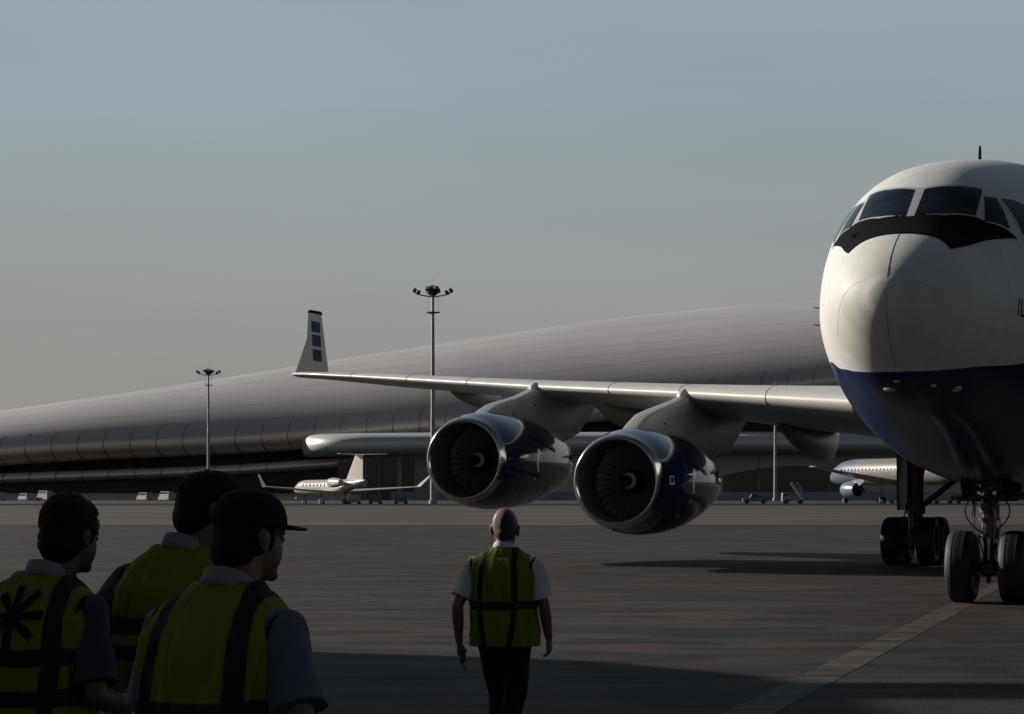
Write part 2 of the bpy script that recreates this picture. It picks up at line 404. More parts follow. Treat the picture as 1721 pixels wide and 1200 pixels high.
rg_ = N_.new('ShaderNodeMapRange'); rg_.inputs['To Min'].default_value = 0.22; rg_.inputs['To Max'].default_value = 0.52; L_.new(stp.outputs[0], rg_.inputs['Value']); L_.new(rg_.outputs[0], b.inputs['Roughness'])
b.inputs['Specular IOR Level'].default_value = 0.24; b.inputs['Coat Weight'].default_value = 0.0; b.inputs['Coat Roughness'].default_value = 0.07
nb = N_.new('ShaderNodeTexNoise'); nb.inputs['Scale'].default_value = 1.1; nb.inputs['Detail'].default_value = 3; L_.new(tc.outputs['Object'], nb.inputs['Vector'])
bp = N_.new('ShaderNodeBump'); bp.inputs['Strength'].default_value = 0.12; bp.inputs['Distance'].default_value = 0.08; L_.new(nb.outputs['Fac'], bp.inputs['Height']); L_.new(bp.outputs[0], b.inputs['Normal']); L_.new(bp.outputs[0], b.inputs['Coat Normal'])

As = []
a_ = -8.5
while a_ < -7.3: As.append(a_); a_ += .05
while a_ < 7: As.append(a_); a_ += .2
while a_ <= 47: As.append(a_); a_ += 1.0
NT = 128
mb = MB(); mb.rings([[fus(a_, 2 * PI * i / NT) for i in range(NT)] for a_ in As])
fuse = mb.build('fuselage', FUSM, plane, angle=80)

def fpatch(name, poly, off, m, parent, sub=3, thick=0.012):
    """decal/pane: polygon in (station, angle-degrees) laid on the hull, raised by off"""
    bm = bmesh.new()
    vs = [bm.verts.new((p[0], R(p[1]), 0)) for p in poly]
    bm.faces.new(vs)
    # cut by station / angle grid so that it follows the hull
    a0, a1 = min(p[0] for p in poly), max(p[0] for p in poly); t0, t1 = R(min(p[1] for p in poly)), R(max(p[1] for p in poly))
    k_ = a0 + .08
    while k_ < a1: 
        bmesh.ops.bisect_plane(bm, geom=bm.verts[:] + bm.edges[:] + bm.faces[:], plane_co=(k_, 0, 0), plane_no=(1, 0, 0)); k_ += .08
    k_ = t0 + R(2)
    while k_ < t1:
        bmesh.ops.bisect_plane(bm, geom=bm.verts[:] + bm.edges[:] + bm.faces[:], plane_co=(0, k_, 0), plane_no=(0, 1, 0)); k_ += R(2)
    for v in bm.verts: v.co = fusn(v.co.x, v.co.y, off)
    bm.normal_update()
    bmesh.ops.solidify(bm, geom=bm.faces[:], thickness=thick)
    bmesh.ops.recalc_face_normals(bm, faces=bm.faces)
    for f_ in bm.faces: f_.smooth = True
    for e_ in bm.edges:
        if len(e_.link_faces) == 2 and e_.calc_face_angle(0) > R(40): e_.smooth = False
    me = bpy.data.meshes.new(name); bm.to_mesh(me); bm.free(); me.materials.append(m)
    return link(bpy.data.objects.new(name, me), parent)
def mir(poly): return [(a_, 180 - t_) for a_, t_ in poly][::-1]
def spline(pts, n=5):
    out = []
    for i in range(len(pts) - 1):
        p0 = pts[max(0, i - 1)]; p1 = pts[i]; p2 = pts[i + 1]; p3 = pts[min(len(pts) - 1, i + 2)]
        for k_ in range(n):
            t = k_ / n
            out.append(tuple(0.5 * ((2 * p1[j]) + (-p0[j] + p2[j]) * t + (2 * p0[j] - 5 * p1[j] + 4 * p2[j] - p3[j]) * t * t + (-p0[j] + 3 * p1[j] - 3 * p2[j] + p3[j]) * t ** 3) for j in range(2)))
    out.append(tuple(pts[-1])); return out
half = spline([(-7.6, 90), (-7.57, 77), (-7.55, 69), (-7.55, 60), (-7.66, 47.4)]) 
half2 = half + spline([(-7.64, 46.6), (-7.0, 41.5), (-6.35, 33.5), (-5.85, 28.5)], 3)[1:] + [(-6.0, 34.5), (-6.35, 45.5), (-6.46, 53), (-6.78, 70), (-6.90, 90)]
for pl in (half2, mir(half2)): fpatch('antiglare_panel', pl, .003, BLACKP, plane)
panes = {'front': [(-6.16, 87.6), (-5.98, 73), (-5.68, 59.5), (-6.42, 53.2), (-6.72, 70), (-6.88, 87.6)],
         'mid': [(-5.86, 56), (-5.62, 51), (-5.92, 34.5), (-6.36, 47)],
         'side': [(-5.52, 49.7), (-5.22, 46.5), (-4.6, 36), (-4.75, 28.5), (-5.6, 29)]}
def grow(poly, k_):
    cx_ = sum(p[0] for p in poly) / len(poly); cy_ = sum(p[1] for p in poly) / len(poly)
    out = []
    for i, p in enumerate(poly):
        q0 = Vector((poly[i - 1][0], R(poly[i - 1][1]) * 1.25)); q1 = Vector((p[0], R(p[1]) * 1.25)); q2 = Vector((poly[(i + 1) % len(poly)][0], R(poly[(i + 1) % len(poly)][1]) * 1.25))
        e1 = (q1 - q0).normalized(); e2 = (q2 - q1).normalized()
        n1 = Vector((e1.y, -e1.x)); n2 = Vector((e2.y, -e2.x))
        c_ = Vector((cx_, R(cy_) * 1.25))
        if n1.dot(q1 - c_) < 0: n1 = -n1
        if n2.dot(q1 - c_) < 0: n2 = -n2
        nn = (n1 + n2).normalized(); q = q1 + nn * k_ / max(.5, nn.dot(n1))
        out.append((q.x, math.degrees(q.y / 1.25)))
    return out
for nm, pl in panes.items():
    for side in (0, 1):
        p_ = pl if side == 0 else mir(pl)
        fr = fpatch('cockpit_window_frame', grow(p_, .058), .008, FRAME, plane)
        fpatch('cockpit_window', p_, .013, GLASS, fr)
# wipers
for s_ in (1, -1):
    mb = MB()
    p0 = fusn(-6.93, PI / 2 - s_ * R(38), .03); p1 = fusn(-6.86, PI / 2 - s_ * R(6), .035)
    mb.tube(p0, p1, .012, .009, 8); mb.tube(fusn(-6.98, PI / 2 - s_ * R(39), -.01), p0, .03, .02, 8)
    mb.build('wiper', BLACKP, plane)
# radome joints, door outline as thin raised seals
SEAL = mat('joint_sealant', (0.30, 0.29, 0.27), 0.6)
def seam(name, pts, r, m=SEAL, n=10):
    mb = MB(); q = spline(pts, n); P = [fusn(a_, R(t_), .001) for a_, t_ in q]
    mb.path(P, r, 6); return mb.build(name, m, plane)
def ridge(name, P, r):
    mb = MB(); mb.path(P, r, 6); return mb.build(name, SEAL, plane)
P = [fusn(-7.62 - .86 * k_ / 24, R(90), .001) for k_ in range(24)] + [Vector((-8.505, 0, 4.6)), Vector((-8.505, 0, 4.5))] + [fusn(-8.47 + .6 * k_ / 16, R(270), .001) for k_ in range(17)]
ridge('centre_strip', P, .0045)
seam('lightning_strip', [(-8.38, 35), (-8.15, -10), (-7.8, -30)], .0012)
seam('lightning_strip', [(-8.4, 150), (-8.1, 195), (-7.8, 211)], .0018)
# probes and aerial
for z_ in (4.92, 4.68):
    mb = MB(); p = fus(-3.2, R(3 if z_ > 4.8 else -4)); mb.tube(p - Vector((0, .03, 0)), p + Vector((-.02, .08, 0)), .012, .01); mb.tube(p + Vector((-.02, .08, 0)), p + Vector((-.14, .09, 0)), .014, .008)
    mb.build('pitot_probe', STRUTD, plane)
mb = MB()
mb.prism([(-1.05, 7.43), (-.82, 7.43), (-.86, 7.73), (-.95, 7.75)], -.012, .012)
mb.build('aerial', BLACKP, plane)
# nose lights
for a_, t_ in ((-7.35, -79), (-6.72, -121), (-7.62, -88), (-7.28, -112)):
    big = abs(t_ + 100) > 12 and a_ > -7.5
    c_ = fusn(a_, R(t_), .0); mb = MB(); rr = .075 if big else .035
    q = (fusn(a_, R(t_), .1) - c_).to_track_quat('Z', 'Y').to_matrix().to_4x4(); q.translation = c_
    mb.ell((0, 0, 0), (rr * 1.5, rr * .8, .03), q); mb.build('nose_light', LAMPG, plane)
# registration / type lettering on the port side
def lettering(txt, a_start, z0, hgt, name):
    cu = bpy.data.curves.new('t', 'FONT'); cu.body = txt; cu.size = hgt / .72; cu.space_character = 1.05
    o = bpy.data.objects.new('t', cu); COL.objects.link(o); me = evalmesh(o)
    bm = bmesh.new(); bm.from_mesh(me)
    xs = [v.co.x for v in bm.verts]
    for v in bm.verts:
        a_ = a_start + (v.co.x - min(xs)); z_ = z0 + v.co.y
        th = PI; 
        lo, hi = R(150), R(220)
        for _ in range(24):
            th = (lo + hi) / 2
            if fus(a_, th).z > z_: lo = th
            else: hi = th
        v.co = fusn(a_, th, .006)
    me2 = bpy.data.meshes.new(name); bm.to_mesh(me2); bm.free(); me2.materials.append(BLACKP)
    bpy.data.objects.remove(o)
    return link(bpy.data.objects.new(name, me2), plane)
lettering('IL-96', -6.2, 4.42, .27, 'lettering')
# port and starboard cabin windows and doors (small)
for s_ in (0, 1):
    for i in range(34):
        a_ = 3.0 + i * 1.05
        if i in (9, 10, 20): continue
        t_ = 12 if s_ == 0 else 168
        fpatch('cabin_window', [(a_, t_ - 2.2), (a_ + .25, t_ - 2.2), (a_ + .25, t_ + 4.6), (a_, t_ + 4.6)], .004, GLASS, plane)
    t_ = (lambda v: v if s_ == 0 else 180 - v)
    d_ = [(-1.2, t_(-14)), (-.1, t_(-14)), (-.1, t_(22)), (-1.2, t_(22))]
    fpatch('cabin_door', d_, .004, WHITE, plane)

# wings
LEz = [(2, 3.75), (5, 4.05), (10.9, 4.57), (16.5, 5.02), (24, 5.69), (27, 5.94), (28.6, 6.05)]
TEz = [(2, 3.2), (5, 3.4), (9, 3.78), (10.9, 4.08), (16.5, 4.82), (24, 5.55), (27, 5.93), (28.6, 6.05)]
CH = [(2, 12.6), (5, 10.8), (10.9, 7.6), (16.5, 5.9), (24, 4.0), (27, 3.2), (28.2, 2.8), (28.6, 1.9)]
TH = [(2, .12), (5, .115), (10.9, .10), (16.5, .095), (24, .09), (28.6, .07)]
def tab(T, x):
    if x <= T[0][0]: return T[0][1]
    for (a1, b1), (a2, b2) in zip(T, T[1:]):
        if x <= a2: return b1 + (b2 - b1) * (x - a1) / (a2 - a1)
    return T[-1][1]
def LEa(L): return 27.7 - .6 * (28.2 - L) if L < 28.2 else 27.7 + (L - 28.2) * 2.2
def naca(u, t): return 5 * t * (.2969 * math.sqrt(u) - .126 * u - .3516 * u * u + .2843 * u ** 3 - .1036 * u ** 4)
US = [0, .004, .012, .025, .05, .09, .15, .23, .32, .45, .6, .75, .88, 1.0]
def wing_ring(L, sg):
    le, c_, zl, zt, t = LEa(L), tab(CH, L), tab(LEz, L), tab(TEz, L), tab(TH, L)
    up = []; lo = []
    for u in US:
        z_ = zl + (zt - zl) * (u ** 1.4); h = naca(u, t) * c_
        up.append((le + u * c_, sg * L, z_ + h * 1.02)); lo.append((le + u * c_, sg * L, z_ - h * .98))
    return up[::-1] + lo[1:]
def wing_low(a_, L):
    le, c_ = LEa(L), tab(CH, L); u = min(1, max(0, (a_ - le) / c_))
    return tab(LEz, L) + (tab(TEz, L) - tab(LEz, L)) * (u ** 1.4) - naca(u, tab(TH, L)) * c_ * .98
NAC = [(.2, 1.163), (.34, 1.185), (.6, 1.25), (1.0, 1.31), (1.5, 1.345), (2.2, 1.36), (3.0, 1.33), (3.9, 1.25), (4.8, 1.12), (5.6, .98), (6.3, .83)]
GRILLE = mat('duct_liner', (0.11, 0.10, 0.09), 0.5, 0.4, bump=0.6, bscale=90)
def side(sg):
    Ls = [2, 3.5, 5, 7, 9, 10.9, 12.5, 14.5, 16.5, 18.5, 21, 24, 26, 27.2, 28, 28.3, 28.6]
    mb = MB(); mb.rings([wing_ring(L, sg) for L in Ls]); wg = mb.build('wing', WINGM, plane, angle=60)
    # slat joints
    for L in (5.6, 8.2, 11.05, 13.6, 19.4, 22.2, 25.0):
        mb = MB(); rg = wing_ring(L, sg); n_ = len(rg) // 2
        mb.path([Vector(p) + Vector((-.004, 0, 0)) for p in rg[n_ - 6:n_ + 4]], .009, 6); mb.build('slat_joint', SEAL, wg)
    # winglet
    bl = lambda poly, t: [(p[0], sg * (28.2 + (p[1] - 6.05) * .06) + t, p[1]) for p in poly]
    poly = [(27.95, 6.02), (28.45, 6.62), (29.0, 7.3), (29.12, 7.8), (29.24, 8.27), (29.4, 8.33), (30.1, 8.33), (30.25, 8.25), (30.42, 7.1), (30.6, 6.0)]
    cen = Vector((29.5, 0, 7.0))
    inn = [(p[0] + (29.6 - p[0]) * .28, p[1]) for p in poly]
    mb = MB(); n_ = len(poly)
    e_ = bl(poly, 0); a_l = bl(inn, -.045); a_r = bl(inn, .045)
    mb.add(e_ + a_l + a_r, [(i, (i + 1) % n_, n_ + (i + 1) % n_, n_ + i) for i in range(n_)] + [(i, 2 * n_ + i, 2 * n_ + (i + 1) % n_, (i + 1) % n_) for i in range(n_)] + [tuple(range(n_, 2 * n_)), tuple(range(2 * n_, 3 * n_))[::-1]])
    wl = mb.build('winglet', WINGM, plane, smooth=False)
    for z0_, z1_ in ((7.58, 7.97), (7.09, 7.5), (6.56, 6.98)):
        mb = MB()
        for tt in (-.049, .049):
            P = bl([(29.3, z0_), (29.98, z0_), (29.98, z1_), (29.32, z1_)], tt)
            Q = bl([(29.3, z0_), (29.98, z0_), (29.98, z1_), (29.32, z1_)], tt * .9)
            mb.add(P + Q, [(0, 1, 2, 3), (7, 6, 5, 4)] + [(i, (i + 1) % 4, 4 + (i + 1) % 4, 4 + i) for i in range(4)])
        mb.build('blue_square', SQB, wl, smooth=False)
    # tip cap of dark leading part on top
    mb = MB(); P = bl([(29.22, 8.25), (30.27, 8.25), (30.12, 8.36), (29.38, 8.36)], -.05); Q = bl([(29.22, 8.25), (30.27, 8.25), (30.12, 8.36), (29.38, 8.36)], .05)
    mb.add(P + Q, [(0, 1, 2, 3), (7, 6, 5, 4)] + [(i, (i + 1) % 4, 4 + (i + 1) % 4, 4 + i) for i in range(4)]); mb.build('tip_light', BLACKP, wl, smooth=False)
    # flap track fairings
    for L, a0_, a1_, dep in ((21.5, 26.1, 30.4, .62), (14.5, 20.2, 26.4, .78), (8.6, 18.6, 25.6, .95)):
        mb = MB(); rs = []
        for k_ in range(13):
            u = k_ / 12; a_ = a0_ + (a1_ - a0_) * u
            top = wing_low(min(a_, LEa(L) + tab(CH, L) * .97), L) + .1
            d_ = dep * (math.sin(PI * min(1, u * .62 + .02)) ** .8) * (1 if u < .8 else 1 - ((u - .8) / .2) ** 1.6 * .92)
            wd = .24 * (math.sin(PI * min(1, u * .8 + .03)) ** .6 + .05) * (1 if u < .8 else 1 - ((u - .8) / .2) ** 2 * .8)
            zc_ = top - d_ * .5 - (.25 * max(0, u - .75) * 4 * .5)
            rs.append([(a_, sg * L + wd * math.cos(2 * PI * i / 14), zc_ + (d_ * .5 + .05) * math.sin(2 * PI * i / 14)) for i in range(14)])
        mb.rings(rs); mb.build('flap_fairing', GREYW, plane)
    # engines
    for L, Ae, ze, pyl in ((10.9, 11.8, 2.2, [(12.7, 3.42), (13.3, 3.68), (13.9, 3.9), (14.7, 4.05), (15.6, 4.2), (16.6, 4.36), (17.25, 4.5), (17.6, 4.62), (20.0, 4.45), (23.4, 4.1), (23.0, 3.92), (21.3, 3.05), (20.2, 2.98), (18.3, 2.6), (16.5, 3.0), (13.4, 3.2)]),
                           (16.5, 15.46, 2.81, [(16.3, 3.98), (16.9, 4.2), (17.5, 4.38), (18.2, 4.5), (19.0, 4.62), (19.9, 4.8), (20.5, 4.94), (20.9, 5.1), (23.5, 4.95), (26.0, 4.85), (25.8, 4.66), (24.2, 3.75), (23.0, 3.5), (21.8, 3.3), (20, 3.6), (17, 3.8)])):
        M = Matrix.Translation((Ae, sg * L, ze))
        en = MB().lathe(NAC, 64, 0, M)
        en.lathe([(6.3, .83), (6.32, .80), (6.0, .76), (5.2, .78)], 64, 0, M, cap1=True)
        nac = en.build('engine_nacelle', NAVY, plane, angle=60)
        lip = MB(); pr = [(.2, 1.165), (.1, 1.135), (.035, 1.095), (0, 1.055), (.015, 1.025), (.045, 1.005)]
        lip.lathe(pr, 64, 0, M); lip.build('inlet_lip', CHROME, nac, angle=80)
        d = MB(); d.lathe([(.045, 1.004), (.10, .98), (.16, .965), (.3, .957), (.7, .985), (1.2, 1.0), (1.75, 1.0)], 64, 0, M); d.build('inlet_duct', GRILLE, nac)
        d = MB(); nb_ = 33
        for i in range(nb_):
            t0 = 2 * PI * i / nb_
            pts_ = []
            for r_, tw in ((.3, .25), (.55, .5), (.8, .75), (.985, .95)):
                hw = .09 * (r_ / .985) ** .5 + .02
                for q in (-1, 1):
                    pts_.append((1.35 + q * hw * math.cos(tw), r_ * math.cos(t0 + q * hw * math.sin(tw) / r_), r_ * math.sin(t0 + q * hw * math.sin(tw) / r_)))
            v2 = pts_ + [(p[0] + .012, p[1], p[2]) for p in pts_]
            fs = []
            for j in range(3):
                fs += [(2 * j, 2 * j + 1, 2 * j + 3, 2 * j + 2), (8 + 2 * j, 8 + 2 * j + 2, 8 + 2 * j + 3, 8 + 2 * j + 1)]
                fs += [(2 * j, 2 * j + 2, 8 + 2 * j + 2, 8 + 2 * j), (2 * j + 1, 8 + 2 * j + 1, 8 + 2 * j + 3, 2 * j + 3)]
            d.add(v2, fs, 0, M)
        d.tube((1.62, 0, 0), (1.72, 0, 0), .995, .995, 48, M=M)
        d.build('fan', FANM, nac)
        d = MB(); d.lathe([(.72, .002), (.76, .07), (.86, .14), (1.0, .21), (1.2, .28), (1.45, .32)], 32, 0, M); d.build('spinner', BLACKP, nac)
        d = MB(); sp_ = []
        for k_ in range(25):
            u = k_ / 24; t_ = .5 + u * 4.6 * (1 if sg > 0 else -1)
            r0_, r1_ = .15 - .02 * u, .225 - .035 * u
            def xr(r_):
                P_ = [(.002, .72), (.07, .76), (.14, .86), (.21, 1.0), (.28, 1.2)]
                return tab(P_, r_) - .006
            sp_.append([(xr(r_), r_ * math.cos(t_), r_ * math.sin(t_)) for r_ in (r0_, (r0_ + r1_) / 2, r1_)])
        d.rings(sp_, close=False, cap0=False, cap1=False, M=M); d.build('spinner_spiral', WHITE, nac)
        # markings on the port flank of each cowl
        def ncp(x_, ph, off):
            r_ = tab(NAC, x_) + off
            return Vector((Ae + x_, sg * L - r_ * math.cos(ph), ze + r_ * math.sin(ph)))
        d = MB()
        cres = []
        for k_ in range(15):
            t_ = -1.25 + k_ / 14 * 3.6
            wv = .085 * math.sin(PI * min(1, max(0.02, k_ / 14))) + .012
            cres.append([ncp(2.25 + (.20 + q * wv) * math.cos(t_ + 2.2), -.02 + (.20 + q * wv) * math.sin(t_ + 2.2), .006) for q in (-1, 0, 1)])
        d.rings(cres, close=False, cap0=False, cap1=False)
        d.build('cowl_emblem', WHITE, nac)
        d = MB()
        for (x0, x1, p0, p1) in ((.50, .72, .075, .10), (.50, .72, -.07, -.045), (.50, .54, -.045, .075), (.68, .72, -.045, .075)):
            if L > 12: continue
            d.add([ncp(x0, p0, .006), ncp(x1, p0, .006), ncp(x1, p1, .006), ncp(x0, p1, .006)], [(0, 1, 2, 3)])
        if L < 12: d.build('cowl_marking', WHITE, nac)
        for (x0, p0) in ((2.0, -.42), (1.7, -.75)):
            d = MB(); d.add([ncp(x0, p0, .005), ncp(x0 + .09, p0 + .02, .005), ncp(x0 + .12, p0 + .09, .005), ncp(x0 + .03, p0 + .07, .005)], [(0, 1, 2, 3)]); d.build('cowl_marking', WHITE, nac)
        for xj in (1.62, 3.6):
            d = MB(); r_ = tab(NAC, xj) + .001
            P = [ncp(xj, 2 * PI * i / 60, .0) for i in range(61)]; d.path(P, .005, 5); d.build('cowl_joint', STRUTD, nac)
        # pylon: rounded blade
        d = MB()
        nP = len(pyl); cx_ = sum(p[0] for p in pyl) / nP; cz_ = sum(p[1] for p in pyl) / nP
        layers = []
        for off_, sc in ((-.24, .90), (-.21, .965), (-.13, 1.0), (.13, 1.0), (.21, .965), (.24, .90)):
            lay = []
            for (px_, pz_) in pyl:
                dx, dz = px_ - cx_, pz_ - cz_
                ln = math.hypot(dx, dz); kk = (ln - (1 - sc) * 1.6) / ln
                lay.append((cx_ + dx * kk, sg * L + off_ * (1 if px_ < 20.5 + (Ae - 11.8) else .7), cz_ + dz * kk))
            layers.append(lay)
        d.rings(layers); py = d.build('pylon', GREYW, plane, angle=50)
        nb2 = MB(); le_ = LEa(L); nb2.ell((le_ + .12, sg * L, tab(LEz, L) - .12), (.32, .2, .26)); nb2.build('pylon_knuckle', WINGM, py)
        d = MB()
        for q in (pyl[3], pyl[5]):
            d = MB(); d.ell((q[0] + .3, sg * L - .245, q[1] - .35), (.04, .012, .04)); d.build('drain_hole', BLACKP, py)
side(1); side(-1)
# belly fairing + tail
mb = MB(); rs = []
for k_ in range(17):
    u = k_ / 16; a_ = 9 + 19 * u; s_ = math.sin(PI * u) ** .5 if 0 < u < 1 else 0.02
    rs.append([(a_, 3.3 * s_ * math.cos(2 * PI * i / 24), 3.2 - .3 + 1.55 * s_ * math.sin(2 * PI * i / 24)) for i in range(24)])
mb.rings(rs); mb.build('belly_fairing', NAVY, plane)
mb = MB(); mb.rings([[(36 + dx, y_, 7.3) for dx, y_ in ((0, 0), (3, .28), (8.6, 0), (3, -.28))], [(43 + dx, y_, 16.4) for dx, y_ in ((0, 0), (1.2, .12), (3.6, 0), (1.2, -.12))]]); mb.build('tail_fin', NAVY, plane)
for sg in (1, -1):
    mb = MB(); mb.rings([[(41 + dx, sg * 1.0, 6.9 + y_) for dx, y_ in ((0, 0), (1.6, .2), (5, 0), (1.6, -.2))], [(46.3 + dx, sg * 10, 7.6 + y_) for dx, y_ in ((0, 0), (.7, .08), (2, 0), (.7, -.08))]]); mb.build('tailplane', WINGM, plane)

# landing gear
def wheel(parent, x, y, r, wd, spl=0.0):
    M = Matrix.Translation((x, y, r - .012)) @ Matrix.Rotation(PI / 2, 4, 'Z')
    h = wd / 2
    t = MB(); pr = [(-h * .72, r * .5), (-h * .95, r * .62), (-h, r * .78), (-h * .93, r * .9), (-h * .72, r * .97), (-h * .46, r * .994), (-h * .45, r * .972), (-h * .39, r * .972), (-h * .38, r * .997), (-h * .13, r), (-h * .12, r * .976), (-h * .06, r * .976), (-h * .05, r), (h * .05, r), (h * .06, r * .976), (h * .12, r * .976), (h * .13, r), (h * .38, r * .997), (h * .39, r * .972), (h * .45, r * .972), (h * .46, r * .994), (h * .72, r * .97), (h * .93, r * .9), (h, r * .78), (h * .95, r * .62), (h * .72, r * .5)]
    t.lathe(pr, 56, 0, M); w_ = t.build('wheel', RUBBER, parent, angle=70)
    g = MB()
    for gx in (-.36, -.12, .12, .36):
        pass
    rim = MB(); rim.lathe([(-h * .5, .001), (-h * .5, r * .2), (-h * .78, r * .24), (-h * .55, r * .3), (-h * .6, r * .46), (-h * .74, r * .51)], 32, 0, M)
    rim.lathe([(h * .5, .001), (h * .5, r * .2), (h * .78, r * .24), (h * .55, r * .3), (h * .6, r * .46), (h * .74, r * .51)], 32, 0, M)
    rim.build('rim', STRUT, w_)
    return w_
ng = MB(); ng.tube((0.0, 0, 1.15), (.10, 0, 2.6), .135, .15, 20); ng.tube((0, 0, 1.12), (0, 0, 1.3), .165, .165, 20); ng.tube((.02, 0, 1.55), (.03, 0, 1.72), .18, .18, 20)
NG = ng.build('nose_gear', STRUT, plane)
m_ = MB(); m_.tube((-.0, 0, .55), (.0, 0, 1.16), .085, .085, 20); m_.build('oleo_rod', OLEO, NG)
m_ = MB(); m_.tube((0, -.5, .62), (0, .5, .62), .07, .07, 16); m_.box((0, 0, .6), (.22, .24, .26), bev=.04); m_.tube((-.02, 0, .34), (-.02, 0, .5), .035, .05, 12); m_.build('axle', STRUTD, NG)
m_ = MB()  # torque link
for z0_, z1_, x0_, x1_ in ((.72, .95, .08, .38), (.95, 1.22, .38, .14)):
    for y_ in (-.07, .07): m_.tube((x0_, y_, z0_), (x1_, y_ * .5, z1_), .028, .028, 8)
m_.build('torque_link', STRUT, NG)
m_ = MB()
for s_ in (-1, 1):
    m_.tube((-.12, s_ * .12, 1.83), (-.12, s_ * .52, 1.83), .085, .075, 16); m_.tube((-.12, s_ * .5, 1.83), (-.12, s_ * .62, 1.83), .05, .05, 12)
    m_.box((-.05, s_ * .3, 1.98), (.26, .16, .14), bev=.03)
m_.build('steering_cylinder', STRUT, NG)
m_ = MB(); m_.box((.05, 0, 2.2), (.5, .62, .66), bev=.05); m_.box((-.2, 0, 1.95), (.12, .4, .3), bev=.02); m_.build('gear_housing', STRUTD, NG)
random.seed(3)
for i in range(26):
    c_ = Vector((-.24 - random.random() * .1, random.uniform(-.34, .34), random.uniform(1.86, 2.42))); m_ = MB()
    if i % 3 == 0: m_.ell(c_, (.03, .035, .03), n=8)
    elif i % 3 == 1: m_.tube(c_, c_ + Vector((0, random.uniform(-.14, .14), random.uniform(-.1, .14))), .014, .014, 8)
    else: m_.box(c_, (.04, .06, .05))
    m_.build('hydraulic_fitting', OLEO if i % 2 else STRUT, NG)
m_ = MB()
for s_ in (-1, 1):
    P = []
    for k_ in range(13):
        u = k_ / 12; P.append(Vector((-.16, s_ * (.36 * math.sin(PI * (.28 + .62 * u)) + .02), 1.78 - .55 * u)))
    m_.path(P, .013, 6)
    P = [Vector((-.15, s_ * (.11 + .04 * math.sin(6 * u)), 1.3 - .6 * u)) for u in [k_ / 8 for k_ in range(9)]]; m_.path(P, .012, 6)
m_.build('brake_hose', BLACKP, NG)
random.seed(11)
for i in range(12):
    m_ = MB(); y_ = random.uniform(-.2, .2); x_ = random.uniform(-.22, -.14); P = [Vector((x_ - .05 * math.sin(u * PI), y_ + random.uniform(-.02, .02) + .05 * math.sin(u * 5 + i), 2.3 - (1.0 + .5 * (i % 3)) * u * .8)) for u in [k_ / 8 for k_ in range(9)]]
    m_.path(P, random.uniform(.007, .014), 6); m_.build('hydraulic_line', (BLACKP, STRUT, STRUTD)[i % 3], NG)
for z_ in (1.2, 1.42, 1.66):
    m_ = MB(); m_.tube((0, 0, z_), (0, 0, z_ + .05), .185, .185, 20); m_.box((-.17, 0, z_ + .02), (.08, .1, .09), bev=.01); m_.build('clamp_collar', STRUT, NG)
m_ = MB()
for s_ in (-1, 1): m_.tube((.15, s_ * .1, 2.0), (1.6, s_ * .42, 2.5), .05, .05, 10)
m_.tube((.8, -.3, 2.3), (.8, .3, 2.3), .035, .035, 10)
for s_ in (-1, 1): m_.tube((-.22, s_ * .18, 2.1), (-.5, s_ * .36, 2.62), .04, .04, 10)
m_.build('drag_brace', STRUT, NG)
for s_ in (-1, 1):
    m_ = MB(); m_.prism([(-.55, 2.6), (.75, 2.25), (.75, 1.86), (.35, 1.80), (-.35, 1.80), (-.55, 2.0)], s_ * .37 - .02, s_ * .37 + .02)
    m_.build('gear_door', BLACKP, NG)
    wheel(NG, 0, s_ * .45, .63, .46)
m_ = MB(); m_.prism([(-1.5, 2.2), (-1.4, 2.62), (.9, 2.4), (.9, 1.92)], -.42, .42); m_.build('gear_bay', BLACKP, NG)
m_ = MB()
for s_ in (-1, 1):
    q = Matrix.Translation((-.28, s_ * .33, 2.0)) @ Matrix.Rotation(-PI / 2, 4, 'Y'); m_.tube((-.22, s_ * .4, 2.28), (-.36, s_ * .4, 2.26), .08, .1, 20)
m_.build('taxi_light', LAMPG, NG)

def main_gear(yc):
    g = MB(); g.tube((20.07, yc, .75), (20.07, yc, 3.6), .2, .24, 20); g.tube((20.07, yc, 1.35), (20.07, yc, 1.6), .27, .27, 20)
    G = g.build('main_gear', STRUTD, plane)
    m_ = MB(); m_.tube((20.07, yc, .6), (20.07, yc, 1.3), .13, .13, 16); m_.build('oleo_rod', OLEO, G)
    m_ = MB(); m_.tube((19.32, yc, .64), (20.82, yc, .64), .14, .14, 14); 
    for x_ in (19.37, 20.77): m_.tube((x_, yc - .6, .65), (x_, yc + .6, .65), .09, .09, 14)
    m_.tube((19.7, yc, .75), (19.95, yc, 1.5), .05, .05, 10); m_.build('bogie_beam', STRUT, G)
    m_ = MB(); m_.tube((20.07, yc - .1, 1.5), (20.1, yc - 2.0 if yc > 0 else yc + 2.0, 3.0), .08, .08, 12); m_.tube((20.07, yc, 1.9), (22.2, yc, 3.4), .09, .09, 12); m_.build('side_brace', STRUTD, G)
    m_ = MB(); m_.prism([(19.45, 1.45), (20.75, 1.45), (20.9, 3.6), (19.35, 3.6)], yc + (.36 if yc >= 0 else -.36) - .02, yc + (.36 if yc >= 0 else -.36) + .02); m_.build('gear_door', STRUTD, G)
    m_ = MB()
    for s_ in (-1, 1):
        m_.tube((19.9, yc + s_ * .18, 1.7), (19.6, yc + s_ * .3, .9), .018, .018, 6); m_.tube((19.85, yc + s_ * .12, 1.9), (19.8, yc + s_ * .12, 1.2), .02, .02, 6)
    m_.build('brake_hose', STRUT, G)
    for x_ in (19.37, 20.77):
        for s_ in (-1, 1): wheel(G, x_, yc + s_ * .47, .64, .48)
main_gear(5.2); main_gear(-5.2); main_gear(0.0)


